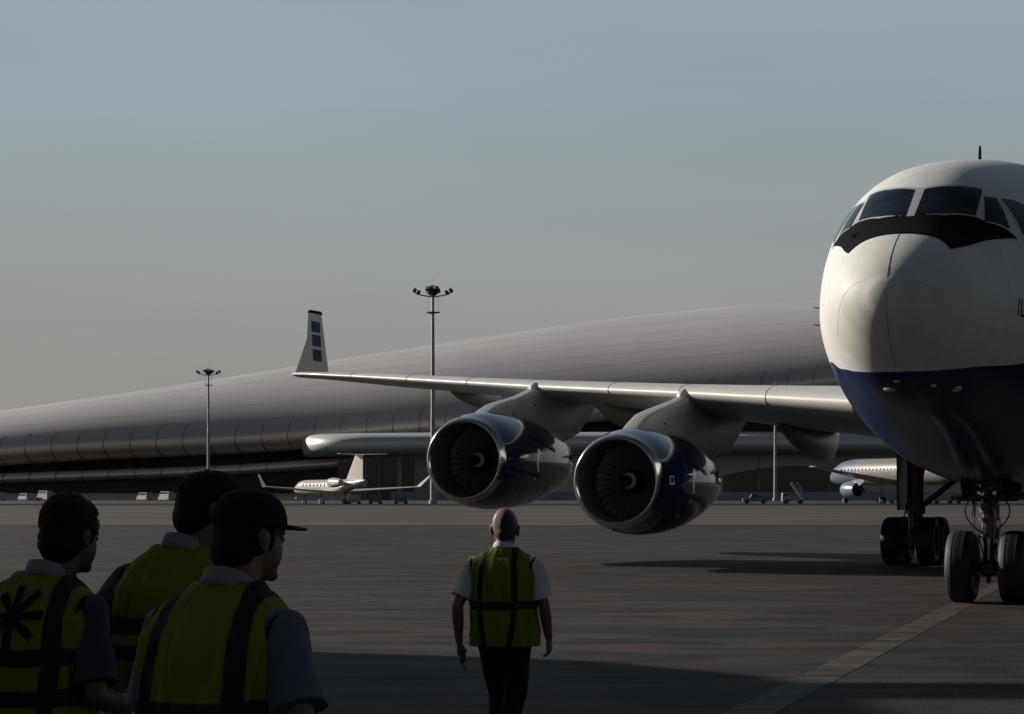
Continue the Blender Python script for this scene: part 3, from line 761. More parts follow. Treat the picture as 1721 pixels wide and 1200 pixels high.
# ------------------------------------------------------------------ terminal
ROOFM = mat('brushed_roof_metal', (0.93, 0.80, 0.70), 0.37, 0.60, var=0.12, vscale=0.02)
CANM = mat('canopy_cladding', (0.72, 0.71, 0.70), 0.4, 0.35)
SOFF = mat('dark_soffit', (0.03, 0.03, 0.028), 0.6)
FACD = mat('dark_glazed_facade', (0.035, 0.034, 0.034), 0.18, 0.0, 0.3)
FACB = mat('brown_tinted_facade', (0.72, 0.60, 0.53), 0.3, 0.0, 0.2, var=0.3, vscale=0.03)
PIER = mat('pale_pier_stone', (0.42, 0.38, 0.34), 0.7)
BASEM = mat('blue_grey_base_panels', (0.42, 0.48, 0.66), 0.6, var=0.2, vscale=0.1)
WALLM = mat('pale_barrier_wall', (0.75, 0.71, 0.65), 0.7, var=0.2, vscale=0.3)
SEAMD = mat('roof_seam', (0.03, 0.03, 0.035), 0.6)
term = thing('terminal_building', 'long low terminal with a sweeping curved metal roof filling the background', 'terminal', (0, 700, 0))
def itp(T, x):
    if x <= T[0][0]: return T[0][1] + (T[1][1] - T[0][1]) / (T[1][0] - T[0][0]) * (x - T[0][0])
    for i in range(len(T) - 1):
        if x <= T[i + 1][0]:
            u = (x - T[i][0]) / (T[i + 1][0] - T[i][0]); 
            m0 = ((T[i + 1][1] - T[i - 1][1]) / (T[i + 1][0] - T[i - 1][0])) if i > 0 else (T[1][1] - T[0][1]) / (T[1][0] - T[0][0])
            m1 = ((T[i + 2][1] - T[i][1]) / (T[i + 2][0] - T[i][0])) if i + 2 < len(T) else (T[-1][1] - T[-2][1]) / (T[-1][0] - T[-2][0])
            h = T[i + 1][0] - T[i][0]
            return (2 * u ** 3 - 3 * u * u + 1) * T[i][1] + (u ** 3 - 2 * u * u + u) * h * m0 + (-2 * u ** 3 + 3 * u * u) * T[i + 1][1] + (u ** 3 - u * u) * h * m1
    return T[-1][1]
ZN = [(-230, 9.6), (-170, 16.3), (-81, 20.9), (-32, 25.0), (10, 29), (60, 34.5), (104, 39.5), (160, 44), (240, 46)]
ZR = [(-280, 24), (-199, 31.4), (-140, 39.5), (-85.6, 48), (-31, 58.2), (32, 68.2), (74, 73.6), (118, 77.2), (180, 79), (320, 76)]
RN = 4.6
def roof_pt(u, v):
    """u: position along the eaves, v: 0 underside .. 0.3 nose .. 1 ridge (local y from 0)"""
    zn = itp(ZN, u)
    lean = .62
    if v < .1:
        q = v / .1; return Vector((u + lean * 26 * (1 - q), 26 * (1 - q) + RN * .2, zn - RN + 1.6 * (1 - q)))
    a45 = R(128)
    if v < .35:
        t = (v - .1) / .25; a_ = -PI / 2 + t * a45
        # nose arc
        return Vector((u + lean * (RN - RN * math.cos(a_)), (RN - RN * 1.25 * math.cos(a_)), zn + RN * math.sin(a_)))
    t = (v - .35) / .65
    aa = -PI / 2 + a45
    p0 = Vector((RN - RN * 1.25 * math.cos(aa), zn + RN * math.sin(aa)))
    p3 = Vector((120, itp(ZR, u + lean * 120)))
    s0 = Vector((math.sin(aa), math.cos(aa))) ; s0 = Vector((abs(math.sin(aa)), abs(math.cos(aa)))).normalized()
    dz = p3.y - p0.y; p1 = p0 + Vector((dz * .46, dz * .62))
    p2 = p3 - Vector((1, .10)).normalized() * (p3 - p0).length * .36
    q = p0 * (1 - t) ** 3 + p1 * 3 * t * (1 - t) ** 2 + p2 * 3 * t * t * (1 - t) + p3 * t ** 3
    return Vector((u + lean * q.x, q.x, q.y))
VS = [0, .05, .1] + [.1 + .25 * i / 16 for i in range(1, 17)] + [.35 + .65 * i / 22 for i in range(1, 23)]
US_ = [-330 + 6 * i for i in range(105)]
mb = MB(); mb.rings([[roof_pt(u, v) for v in VS] for u in US_], close=False, cap0=False, cap1=False)
rf = mb.build('roof', ROOFM, term, angle=80)
rf.modifiers.new('t', 'SOLIDIFY').thickness = 0.2
u_ = -257.0; i_ = 0
mb = MB()
while u_ < 190:
    for v in ():
        pass
    P = [roof_pt(u_, .14 + .24 * k_ / 40) for k_ in range(41)]
    for j, (a_, b_) in enumerate(zip(P, P[1:])):
        r_ = .2 * (1 - .8 * j / 40)
        mb.tube(a_, b_, r_, r_, 6)
    u_ += 8.7
sm = mb.build('roof_seams', SEAMD, rf); sm['kind'] = 'stuff'
# long fine sheet joints running along the roof
mb = MB()
for n_, v in enumerate((.40, .44, .49, .55, .62, .70, .79, .88)):
    P = [roof_pt(u, v + .02 * math.sin(u * .01 + n_)) for u in US_]; mb.path(P, .012, 4)
sm = mb.build('sheet_joints', SEAMD, rf); sm['kind'] = 'stuff'
# lower rolled band under the eaves at the left
def band(name, pts, r, m, depth=16, parent=term):
    mb = MB(); rs = []
    for x_, y_, z_ in pts:
        ring = [(x_, y_ + depth, z_ - r * 1.0), (x_, y_, z_ - r)]
        for k_ in range(1, 12): ring.append((x_, y_ - r * 1.2 * math.sin(PI * k_ / 12), z_ - r * math.cos(PI * k_ / 12)))
        ring += [(x_, y_, z_ + r), (x_, y_ + depth, z_ + r)]
        rs.append(ring)
    mb.rings(rs, close=True); return mb.build(name, m, parent, angle=60)
LB = [(-330, 4, 2), (-230, 4, 5.0), (-170, 4, 7.2), (-120, 4, 8.9), (-92, 4, 10.1), (-60, 4.5, 12.2), (-32, 5, 13.7), (0, 6, 14.4), (40, 8, 14.6)]
bd = band('lower_band', LB, 1.75, ROOFM, 20)
mb = MB()
u_ = -248.0
while u_ < -75:
    z_ = itp([(p[0], p[2]) for p in LB], u_)
    for k_ in range(12):
        a_, b_ = PI * k_ / 12, PI * (k_ + 1) / 12
        f_ = lambda t: Vector((u_ + 1.2 * (1 - math.sin(t)), 4 - 2.12 * math.sin(t), z_ - 1.76 * math.cos(t)))
        mb.tube(f_(a_), f_(b_), .13, .13, 6)
    u_ += 8.75
sm = mb.build('band_seams', SEAMD, bd); sm['kind'] = 'stuff'
# recessed dark walls below the roof
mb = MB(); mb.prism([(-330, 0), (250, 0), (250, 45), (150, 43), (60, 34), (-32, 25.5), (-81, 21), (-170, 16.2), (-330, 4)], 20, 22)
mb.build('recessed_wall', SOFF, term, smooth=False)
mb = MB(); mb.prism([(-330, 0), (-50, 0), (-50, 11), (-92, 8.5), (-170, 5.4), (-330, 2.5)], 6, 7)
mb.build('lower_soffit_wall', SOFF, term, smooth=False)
# pale rounded canopy volume projecting forward
mb = MB(); rs = []
for k_ in range(60):
    x_ = -69.5 + (k_ / 59) ** 2.2 * 300
    q_ = min(1, (x_ + 69.5) / 3.0); sc = .35 + .65 * math.sqrt(max(0, 1 - (1 - q_) ** 2))
    q2_ = min(1, (x_ + 69.5) / 22.0); yb = -18 + 20 * (1 - math.sqrt(max(0, 1 - (1 - q2_) ** 2)))
    zc_ = 17.9 + .8 * min(1, k_ / 59 * 1.5); hz = 3.75 * (.72 + .28 * sc)
    ring = []
    for i in range(28):
        t = 2 * PI * i / 28; cc, ss = math.cos(t), math.sin(t)
        ring.append((x_, yb + 15 - 15 * math.copysign(abs(cc) ** .55, cc), zc_ + hz * math.copysign(abs(ss) ** .8, ss)))
    rs.append(ring)
mb.rings(rs); cnp = mb.build('canopy', CANM, term, angle=60)
# ground level frontage
mb = MB(); mb.prism([(-40, 2.6), (250, 2.6), (250, 16), (-40, 14.2)], 2, 3.5); mb.build('tinted_facade', FACB, term, smooth=False)
mb = MB(); mb.box((105, 1.0, 1.35), (290, 1.6, 2.7)); mb.build('base_wall', BASEM, term, smooth=False)
mb = MB(); mb.prism([(-58, 0), (-31, 0), (-31, 14), (-58, 12.6)], 1.2, 1.9); mb.build('dark_opening', FACD, term, smooth=False)
for x_, w_ in ((-37.3, 1.5), (-30.5, 3.4), (-48.5, .5), (-44, .4)):
    mb = MB(); mb.box((x_, .4, 6.9), (w_, 1.2, 13.4)); mb.build('pier', PIER, term, smooth=False)
for x_ in (82, 105.5, 58, 34, 10, -12, 130, 154):
    mb = MB(); mb.box((x_, 1.9, 8.6), (.35, .35, 12)); mb.build('mullion', PIER, term, smooth=False)
# dark curved reflection on the tinted frontage, built as a dark flat panel
mb = MB(); arc = [(70, 2.72), (70.2, 8.0)] + [(72 + 33 * k_ / 14, 8.0 + 3.4 * math.sin(PI * (.06 + .62 * k_ / 14))) for k_ in range(15)] + [(112, 8.4), (118, 2.72)]
mb.prism(arc, 1.8, 1.95); mb.build('dark_reflection_panel', FACD, term, smooth=False)
# low pale barrier wall in front at the left
bw = thing('barrier_wall', 'low pale barrier wall along the foot of the terminal at far left', 'wall', (-150, 655, 0))
mb = MB(); mb.box((-15, 0, 1.0), (230, .5, 2.0)); mb.build('panel', WALLM, bw, smooth=False)
mb = MB(); mb.box((-15, 0, 2.06), (230, 3.2, .12)); mb.build('coping', CANM, bw, smooth=False)

# ------------------------------------------------------------------ floodlight masts
def mast(x, y, H, label):
    t = thing('floodlight_mast', label, 'floodlight', (x, y, 0), 0, 'tall floodlight masts on the apron')
    mb = MB(); mb.tube((0, 0, 0), (0, 0, .8), .75, .75, 20); mb.tube((0, 0, .8), (0, 0, H * .5), .5, .38, 16); mb.tube((0, 0, H * .5), (0, 0, H - 1.0), .38, .26, 16); mb.build('pole', POLEM, t)
    mb = MB(); mb.tube((0, 0, H - 4.6), (0, 0, H - 4.45), 1.35, 1.35, 20)
    mb.build('platform', LAMPD, t)
    for s in (-1, 1):
        mb = MB(); mb.tube((s * .95, 0, H - 4.5), (s * .95, 0, H - 1.6), .07, .07, 6); mb.build('hoist_rail', POLEM, t)
    mb = MB(); P = []
    for k_ in range(9):
        u = -1 + k_ / 4; P.append(Vector((3.4 * u, 0, H - 1.5 + .75 * abs(u) ** 2.5)))
    mb.path(P, .12, 8)
    P = [Vector((0, 2.6 * (-1 + k_ / 4), H - 1.5 + .6 * abs(-1 + k_ / 4) ** 2.5)) for k_ in range(9)]; mb.path(P, .1, 8)
    mb.build('arm', LAMPD, t)
    for (dx, dy, dz) in ((-3.3, 0, 0), (3.3, 0, 0), (-2.6, -.5, -.45), (2.6, -.5, -.45), (-.75, -2.4, .1), (.75, -2.4, .1), (0, -1.2, .35), (-.8, 2.4, .2), (.8, 2.4, .2)):
        mb = MB(); M = Matrix.Translation((dx, dy, H - .45 + dz)) @ Matrix.Rotation(math.atan2(dy, dx) if dx or dy else 0, 4, 'Z') @ Matrix.Rotation(R(-38), 4, 'Y')
        mb.box((.1, 0, 0), (.55, .95, .85), bev=.12, M=M); h = mb.build('lamp_head', LAMPD, t)
        mb = MB(); mb.box((.40, 0, 0), (.06, .75, .65), M=M); mb.build('lamp_glass', LAMPG, h)
    mb = MB(); mb.ell((0, 0, H - .55), (1.15, 1.15, .85)); mb.build('lamp_crown', LAMPD, t)
    mb = MB(); mb.tube((0, 0, H + .2), (0, 0, H + 2.2), .04, .03, 6); mb.build('lightning_rod', POLEM, t)
    return t
mast(-14.8, 395, 40.4, 'tall floodlight mast rising behind the middle of the airliner wing')
mast(-92.0, 640, 39.5, 'tall floodlight mast at left, above the man in the peaked cap')
mast(78.5, 630, 33.5, 'floodlight mast seen below and just above the wing root')

# ------------------------------------------------------------------ small business jet
PALE = mat('pale_aircraft_paint', (0.42, 0.40, 0.365), 0.35, 0, 0.3)
WIN = mat('small_dark_window', (0.02, 0.02, 0.025), 0.15)
BLUEG = mat('blue_grey_paint', (0.13, 0.17, 0.24), 0.35, 0, 0.3)
def simple_jet():
    t = thing('business_jet', 'small white business jet with upturned wingtips parked before the terminal', 'jet', (-35.0, 405, 0), R(-60))
    # local +x = tail, nose at -x ; length 29 m
    prof = [(-14.6, .05, 2.25), (-14.2, .35, 2.3), (-13.4, .65, 2.42), (-12.4, .9, 2.6), (-11.2, 1.12, 2.75), (-9.5, 1.22, 2.8), (3, 1.22, 2.8), (7, 1.05, 3.0), (10.5, .68, 3.35), (13.2, .3, 3.7), (14.0, .1, 3.8)]
    mb = MB(); mb.rings([[(x, r * math.cos(2 * PI * i / 24), z + r * math.sin(2 * PI * i / 24)) for i in range(24)] for x, r, z in prof])
    mb.build('fuselage', PALE, t)
    for s in (1, -1):
        for i in range(8):
            mb = MB(); x = -8.3 + i * 1.5; M = Matrix.Translation((x, s * 1.19, 3.15)); mb.ell((0, 0, 0), (.3, .08, .22), M, 12); mb.build('cabin_window', WIN, t)
        mb = MB(); mb.rings([[(-12.75, s * .35, 3.42), (-12.75, s * .8, 3.1)], [(-12.0, s * .35, 3.72), (-12.0, s * .95, 3.3)]], close=False, cap0=False, cap1=False)
        o = mb.build('cockpit_window', WIN, t); o.modifiers.new('s', 'SOLIDIFY').thickness = .04
        mb = MB(); mb.rings([[(-2, s * .9, 2.0), (.5, s * .9, 2.35), (4.6, s * .9, 2.1), (.5, s * .9, 1.8)], [(4.4, s * 13.4, 2.85), (5.0, s * 13.4, 2.95), (6.2, s * 13.4, 2.87), (5.0, s * 13.4, 2.78)]]); mb.build('wing', PALE, t, angle=20)
        mb = MB(); mb.rings([[(4.5, s * 13.4, 2.86), (5.2, s * 13.42, 2.93), (6.2, s * 13.4, 2.87), (5.2, s * 13.35, 2.8)], [(6.4, s * 14.9, 4.75), (6.7, s * 14.95, 4.8), (7.2, s * 14.9, 4.78), (6.7, s * 14.86, 4.74)]]); mb.build('winglet', PALE, t, angle=20)
        mb = MB(); M = Matrix.Translation((5.2, s * 2.05, 3.5)); mb.lathe([(0, .62), (.1, .72), (1, .8), (2.6, .74), (4.2, .5), (4.2, .4)], 24, 0, M, cap1=True); mb.lathe([(0, .62), (.3, .56), (.5, .001)], 24, 0, M)
        mb.build('engine', PALE, t)
        mb = MB(); mb.rings([[(10.4, s * .1, 7.95), (11, s * .1, 8.05), (13, s * .1, 7.95), (11, s * .1, 7.88)], [(12.6, s * 4.1, 8.05), (12.9, s * 4.1, 8.1), (13.9, s * 4.1, 8.05), (12.9, s * 4.1, 8.0)]]); mb.build('tailplane', PALE, t, angle=20)
        mb = MB(); mb.tube((1.6, s * 2.1, .9), (1.6, s * 2.1, 2.0), .12, .12, 8)
        g = mb.build('main_gear', STRUT, t)
        for dy in (-.25, .25):
            mb = MB(); mb.tube((1.6, s * 2.1 + dy - .12, .45), (1.6, s * 2.1 + dy + .12, .45), .45, .45, 20); mb.build('wheel', RUBBER, g)
    mb = MB(); mb.rings([[(6.6, 0, 3.8), (8.4, .16, 3.8), (13.2, 0, 3.9), (8.4, -.16, 3.8)], [(10.4, 0, 7.95), (11.2, .1, 7.95), (13.3, 0, 7.95), (11.2, -.1, 7.95)]]); mb.build('tail_fin', PALE, t, angle=20)
    mb = MB(); mb.tube((-10.6, 0, .5), (-10.6, 0, 2.0), .09, .09, 8); g = mb.build('nose_gear', STRUT, t)
    for dy in (-.2, .2):
        mb = MB(); mb.tube((-10.6, dy - .09, .32), (-10.6, dy + .09, .32), .32, .32, 16); mb.build('wheel', RUBBER, g)
    mb = MB(); mb.box((-9.6, -1.5, 1.0), (.8, .9, .12), M=Matrix.Rotation(R(0), 4, 'X')); mb.build('air_stair', PALE, t)
    t.scale = (1.1, 1.2, 1.17)
    return t
simple_jet()

# ------------------------------------------------------------------ distant white airliner at right
def far_airliner():
    t = thing('distant_airliner', 'distant white airliner with grey-blue nose parked behind the main wheels', 'airliner', (73.5, 452, 0), R(-66))
    PALE2 = bpy.data.materials.new('two_tone_fuselage'); PALE2.use_nodes = True
    n, l = nodes(PALE2); b = n['Principled BSDF']; b.inputs['Roughness'].default_value = .4
    tc = n.new('ShaderNodeTexCoord'); sp = n.new('ShaderNodeSeparateXYZ'); l.new(tc.outputs['Object'], sp.inputs[0])
    md = n.new('ShaderNodeMath'); md.operation = 'MULTIPLY_ADD'; md.inputs[1].default_value = .9; l.new(sp.outputs['Z'], md.inputs[0]); l.new(sp.outputs['X'], md.inputs[2])
    r_ = n.new('ShaderNodeMapRange'); r_.inputs['From Min'].default_value = 8.0; r_.inputs['From Max'].default_value = 8.6; l.new(md.outputs[0], r_.inputs['Value'])
    mx = n.new('ShaderNodeMix'); mx.data_type = 'RGBA'; mx.inputs['A'].default_value = (.12, .155, .22, 1); mx.inputs['B'].default_value = (.20, .188, .172, 1); l.new(r_.outputs[0], mx.inputs['Factor']); l.new(mx.outputs['Result'], b.inputs['Base Color'])
    prof = [(-7.2, .1, 4.2), (-6.6, .8, 4.35), (-5.2, 1.5, 4.7), (-3, 2.0, 5.0), (0, 2.2, 5.2), (26, 2.2, 5.2), (36, .9, 6.2), (39, .2, 6.6)]
    mb = MB(); mb.rings([[(x, r * math.cos(2 * PI * i / 28), z + r * math.sin(2 * PI * i / 28)) for i in range(28)] for x, r, z in prof]); mb.build('fuselage', PALE2, t)
    for i in range(22):
        mb = MB(); mb.ell((0, 0, 0), (.16, .06, .24), Matrix.Translation((-1 + i * 1.05, -2.17, 5.6)), 8); mb.build('cabin_window', WIN, t)
    for s in (1, -1):
        mb = MB(); mb.rings([[(8, s * 1.8, 3.6), (10, s * 1.8, 4.1), (15.5, s * 1.8, 3.7), (10, s * 1.8, 3.2)], [(20.5, s * 22, 5.8), (21, s * 22, 5.95), (22.6, s * 22, 5.8), (21, s * 22, 5.7)]]); mb.build('wing', PALE2, t, angle=20)
        M = Matrix.Translation((5.6, s * 5.6, 2.25))
        mb = MB(); mb.lathe([(0, 1.0), (.1, 1.18), (1, 1.36), (2.6, 1.3), (3.6, 1.12), (3.6, 1.04), (3.2, 1.04)], 28, 0, M); e = mb.build('engine', BLUEG, t); mb = MB(); mb.lathe([(3.2, 1.04), (3.25, .6), (4.4, .35), (5.0, .02)], 28, 0, M); mb.build('exhaust', BLACKP, e)
        mb = MB(); mb.lathe([(0, 1.0), (.5, .97), (.9, .95), (.91, .001)], 28, 0, M); mb.build('inlet', BLACKP, e)
        mb = MB(); mb.prism([(6.5, 3.2), (8.2, 3.9), (12, 4.0), (10, 2.9)], s * 5.6 - .15, s * 5.6 + .15); mb.build('pylon', PALE2, t)
        mb = MB(); mb.tube((12.5, s * 3.2, .5), (12.5, s * 3.2, 3.5), .15, .15, 8); g = mb.build('main_gear', STRUT, t)
        for dy in (-.4, .4):
            mb = MB(); mb.tube((12.5, s * 3.2 + dy - .2, .55), (12.5, s * 3.2 + dy + .2, .55), .55, .55, 20); mb.build('wheel', RUBBER, g)
        mb = MB(); mb.rings([[(32, s * .5, 6.4), (33, s * .5, 6.6), (37.5, s * .5, 6.5), (33, s * .5, 6.3)], [(36.5, s * 6.5, 6.9), (37, s * 6.5, 7), (38.5, s * 6.5, 6.9), (37, s * 6.5, 6.8)]]); mb.build('tailplane', PALE2, t, angle=20)
    mb = MB(); mb.rings([[(29, 0, 7), (31, .2, 7), (37, 0, 7), (31, -.2, 7)], [(35.2, 0, 12.5), (36, .1, 12.5), (38.5, 0, 12.5), (36, -.1, 12.5)]]); mb.build('tail_fin', BLUEG, t, angle=20)
    mb = MB(); mb.tube((-3.2, 0, .4), (-3.2, 0, 3.2), .12, .12, 8); g = mb.build('nose_gear', STRUT, t)
    for dy in (-.25, .25):
        mb = MB(); mb.tube((-3.2, dy - .12, .4), (-3.2, dy + .12, .4), .4, .4, 18); mb.build('wheel', RUBBER, g)
    t.scale = (1.27, 1.27, 1.27)
    return t
far_airliner()

# ------------------------------------------------------------------ apron vehicles
def wheels(t, xs, ys, r):
    for x in xs:
        for y in ys:
            mb = MB(); mb.tube((x, y - .13, r), (x, y + .13, r), r, r, 18); w_ = mb.build('wheel', RUBBER, t)
            mb = MB(); mb.tube((x, y - .14, r), (x, y + .14, r), r * .5, r * .5, 12); mb.build('rim', STRUT, w_)
TRUCKB = mat('blue_grey_truck_paint', (0.16, 0.18, 0.22), 0.4, 0, 0.3)
TRUCKW = mat('white_truck_paint', (0.38, 0.36, 0.335), 0.4, 0, 0.3)
TEAL = mat('silver_van_paint', (0.30, 0.32, 0.34), 0.4, 0.2, 0.3)
GREYB = mat('grey_cart_paint', (0.15, 0.15, 0.15), 0.5)
t = thing('pickup_truck', 'blue-grey pickup truck parked between the inner engine and the mast', 'truck', (49.5, 430, 0))
mb = MB(); mb.prism([(-2.6, .45), (2.6, .45), (2.6, 1.15), (.6, 1.15), (.45, 1.15), (-.9, 1.2), (-2.55, 1.05)], -.95, .95); mb.build('body', TRUCKB, t)
mb = MB(); mb.prism([(-1.2, 1.1), (-.7, 1.95), (.5, 1.98), (.65, 1.1)], -.85, .85); mb.build('cab', TRUCKB, t)
mb = MB(); mb.prism([(-1.0, 1.25), (-.6, 1.85), (.35, 1.87), (.45, 1.25)], -.87, .87); mb.build('cab_window', WIN, t)
mb = MB(); mb.box((1.6, 0, 1.35), (1.8, 1.8, .4)); mb.build('load', GREYB, t); wheels(t, (-1.7, 1.7), (-.85, .85), .38)
t = thing('stair_truck', 'white passenger stair truck with raised steps beside the right mast', 'stair truck', (56.5, 428, 0))
mb = MB(); mb.box((-1.0, 0, 1.0), (1.7, 1.9, 1.1), bev=.1); mb.box((1.0, 0, .7), (3.2, 1.9, .35)); mb.build('body', TRUCKW, t)
mb = MB(); mb.box((-1.1, 0, 1.75), (1.4, 1.8, .9), bev=.12); mb.build('cab', TRUCKW, t)
mb = MB(); mb.box((-1.1, 0, 1.85), (1.0, 1.84, .5)); mb.build('cab_window', WIN, t)
for y_ in (-.85, .85):
    mb = MB(); M = Matrix.Translation((0, y_ + .4, 0)); 
    mb.prism([(2.2, .9), (2.7, .9), (.55, 4.3), (.1, 4.3), (0, 4.05)], -.08, .08, M=M); mb.build('stair_rail', TRUCKW, t)
    mb = MB(); mb.prism([(2.9, .9), (3.3, .9), (2.2, 3.4), (1.5, 4.4), (1.2, 4.4), (1.9, 3.2)], -.08, .08, M=M); mb.build('stair_side', TRUCKB, t)
mb = MB()
for k_ in range(10): mb.box((2.45 - k_ * .23, .4, 1.0 + k_ * .36), (.3, 1.6, .05))
mb.build('steps', GREYB, t, smooth=False); wheels(t, (-1.0, 1.9), (-.85, .85), .4)
def van(x, y, label, m, L=5.0, H=2.1, rz=0.0):
    t = thing('service_van', label, 'van', (x, y, 0), rz, 'service vehicles along the terminal')
    mb = MB(); mb.prism([(-L / 2, .4), (L / 2, .4), (L / 2, H), (-L / 2 + 1.3, H + .02), (-L / 2 + .5, 1.25), (-L / 2, 1.05)], -.95, .95); mb.build('body', m, t)
    mb = MB(); mb.prism([(-L / 2 + 1.25, H - .15), (L / 2 - .4, H - .15), (L / 2 - .4, H - .7), (-L / 2 + .8, H - .7)], -.97, .97); mb.build('window_band', WIN, t)
    wheels(t, (-L / 2 + 1, L / 2 - 1), (-.85, .85), .36)
van(-146, 600, 'white van at the far left edge before the pale barrier', TRUCKW, 5.4, 2.5, R(-48))
van(-139, 603, 'silver van second from the left edge before the pale barrier', TEAL, 5.0, 2.2, R(-48))
van(-133, 601, 'pale box van third from the left edge before the pale barrier', TRUCKW, 6.0, 2.9, R(-48))
van(-127.5, 604, 'low grey van just left of the dark-haired man', GREYB, 4.6, 1.9)
van(-104.5, 600, 'pale van between the dark-haired man and the capped man', TRUCKW, 5.2, 2.4, R(-48))
van(-98.6, 602, 'white van right beside the capped man', TRUCKW, 5.4, 2.7, R(-48))
van(-86.5, 600, 'silver van just right of the capped man', TEAL, 5.0, 2.1, R(-48))
van(-79.5, 603, 'grey van right of the capped man, left of the jet', GREYB, 4.8, 2.0)
def cart(x, y, label, m, box=True):
    t = thing('baggage_cart', label, 'cart', (x, y, 0), 0, 'ground equipment by the parked aircraft')
    mb = MB(); mb.box((0, 0, .55), (2.6, 1.4, .15), bev=.03); mb.build('bed', GREYB, t)
    if box:
        mb = MB(); mb.box((0, 0, 1.25), (2.3, 1.3, 1.2), bev=.06); mb.build('load', m, t)
    wheels(t, (-.9, .9), (-.6, .6), .28)
cart(-29.3, 392, 'white service cart under the tail of the business jet', TRUCKW)
cart(-25.4, 393, 'grey service cart behind the business jet wheels', GREYB)
cart(-20.7, 394, 'blue-grey cart under the business jet wing beside the mast', TRUCKB)
cart(81.0, 432, 'pale cart right of the engine of the distant airliner', TRUCKW)
cart(77.2, 434, 'empty flat cart under the distant airliner', GREYB, False)
cart(85.6, 430, 'white cart just left of the main landing gear', TRUCKW)
cart(90.5, 432, 'white cart right of the main landing gear', TRUCKW)
cart(95.5, 433, 'grey cart between the main wheels and the nose wheels', GREYB)

# ------------------------------------------------------------------ unseen roof off to the left, added to shade the foreground
hg = thing('shade_occluder', 'unseen, added flat-roofed shelter whose shadow covers the foreground tarmac', 'occluder', (0, 0, 0))
HM = mat('occluder_metal', (0.10, 0.10, 0.10), 0.7)
mb = MB(); mb.prism([(-86, -30), (-17, -30), (-17, 20), (-20.6, 20), (-20.6, 31), (-21.2, 33.2), (-22.8, 35.2), (-26, 36.4), (-86, 37)], 9.65, 10.15, axis='z'); mb.build('roof', HM, hg, smooth=False)
mb = MB(); mb.box((-16.9, 31.2, 9.75), (7.4, 1.1, .5)); mb.build('shadow_strip_beam', HM, hg, smooth=False)  # out of view, added to throw the narrow shadow strip on the tarmac
for x_ in (-70, -50, -30):
    for y_ in (-20, 0, 20):
        mb = MB(); mb.box((x_, y_, 4.8), (.5, .5, 9.6)); mb.build('post', HM, hg, smooth=False)


# ------------------------------------------------------------------ people
def vest_mat(name, col, straps, bands, sw=.026):
    m = bpy.data.materials.new(name); m.use_nodes = True
    n, l = nodes(m); b = n['Principled BSDF']; b.inputs['Roughness'].default_value = .8; b.inputs['Specular IOR Level'].default_value = .2
    tc = n.new('ShaderNodeTexCoord'); sp = n.new('ShaderNodeSeparateXYZ'); l.new(tc.outputs['Object'], sp.inputs[0])
    wv = n.new('ShaderNodeTexNoise'); wv.inputs['Scale'].default_value = 4; l.new(tc.outputs['Object'], wv.inputs['Vector'])
    def band(val, c, h, edge=.003):
        a = n.new('ShaderNodeMath'); a.operation = 'SUBTRACT'; l.new(val, a.inputs[0]); a.inputs[1].default_value = c
        ab = n.new('ShaderNodeMath'); ab.operation = 'ABSOLUTE'; l.new(a.outputs[0], ab.inputs[0])
        r = n.new('ShaderNodeMapRange'); r.inputs['From Min'].default_value = h + edge; r.inputs['From Max'].default_value = h - edge; l.new(ab.outputs[0], r.inputs['Value']); return r.outputs[0]
    wz = n.new('ShaderNodeMath'); wz.operation = 'MULTIPLY_ADD'; wz.inputs[1].default_value = .05; l.new(wv.outputs['Fac'], wz.inputs[0]); l.new(sp.outputs['Z'], wz.inputs[2])
    # strap position bends outward with height
    cz = n.new('ShaderNodeMath'); cz.operation = 'SUBTRACT'; l.new(sp.outputs['Z'], cz.inputs[0]); cz.inputs[1].default_value = 1.22
    sq = n.new('ShaderNodeMath'); sq.operation = 'MULTIPLY'; l.new(cz.outputs[0], sq.inputs[0]); l.new(cz.outputs[0], sq.inputs[1])
    ax = n.new('ShaderNodeMath'); ax.operation = 'ABSOLUTE'; l.new(sp.outputs['X'], ax.inputs[0])
    bx = n.new('ShaderNodeMath'); bx.operation = 'MULTIPLY_ADD'; bx.inputs[1].default_value = .25; l.new(sq.outputs[0], bx.inputs[0]); l.new(ax.outputs[0], bx.inputs[2])
    outs = [band(wz.outputs[0], z + .025, .031) for z in bands]
    if straps:
        outs.append(band(bx.outputs[0], straps, sw))
    acc = outs[0]
    for o in outs[1:]:
        mx = n.new('ShaderNodeMath'); mx.operation = 'MAXIMUM'; l.new(acc, mx.inputs[0]); l.new(o, mx.inputs[1]); acc = mx.outputs[0]
    mx = n.new('ShaderNodeMix'); mx.data_type = 'RGBA'; mx.inputs['A'].default_value = (*col, 1); mx.inputs['B'].default_value = (.018, .018, .02, 1); l.new(acc, mx.inputs['Factor'])
    l.new(mx.outputs['Result'], b.inputs['Base Color'])
    nz = n.new('ShaderNodeTexNoise'); nz.inputs['Scale'].default_value = 130; l.new(tc.outputs['Object'], nz.inputs['Vector'])
    bp = n.new('ShaderNodeBump'); bp.inputs['Strength'].default_value = .35; bp.inputs['Distance'].default_value = .004; l.new(nz.outputs['Fac'], bp.inputs['Height']); l.new(bp.outputs[0], b.inputs['Normal'])
    return m
VY = (0.15, 0.185, 0.012)

def displace(me, fn):
    n = len(me.vertices); co = [0.0] * (3 * n); no = [0.0] * (3 * n)
    me.vertices.foreach_get('co', co); me.vertex_normals.foreach_get('vector', no)
    for i in range(n):
        q = Vector(co[3 * i:3 * i + 3]); d = fn(q)
        co[3 * i] += no[3 * i] * d; co[3 * i + 1] += no[3 * i + 1] * d; co[3 * i + 2] += no[3 * i + 2] * d
    me.vertices.foreach_set('co', co); me.update()

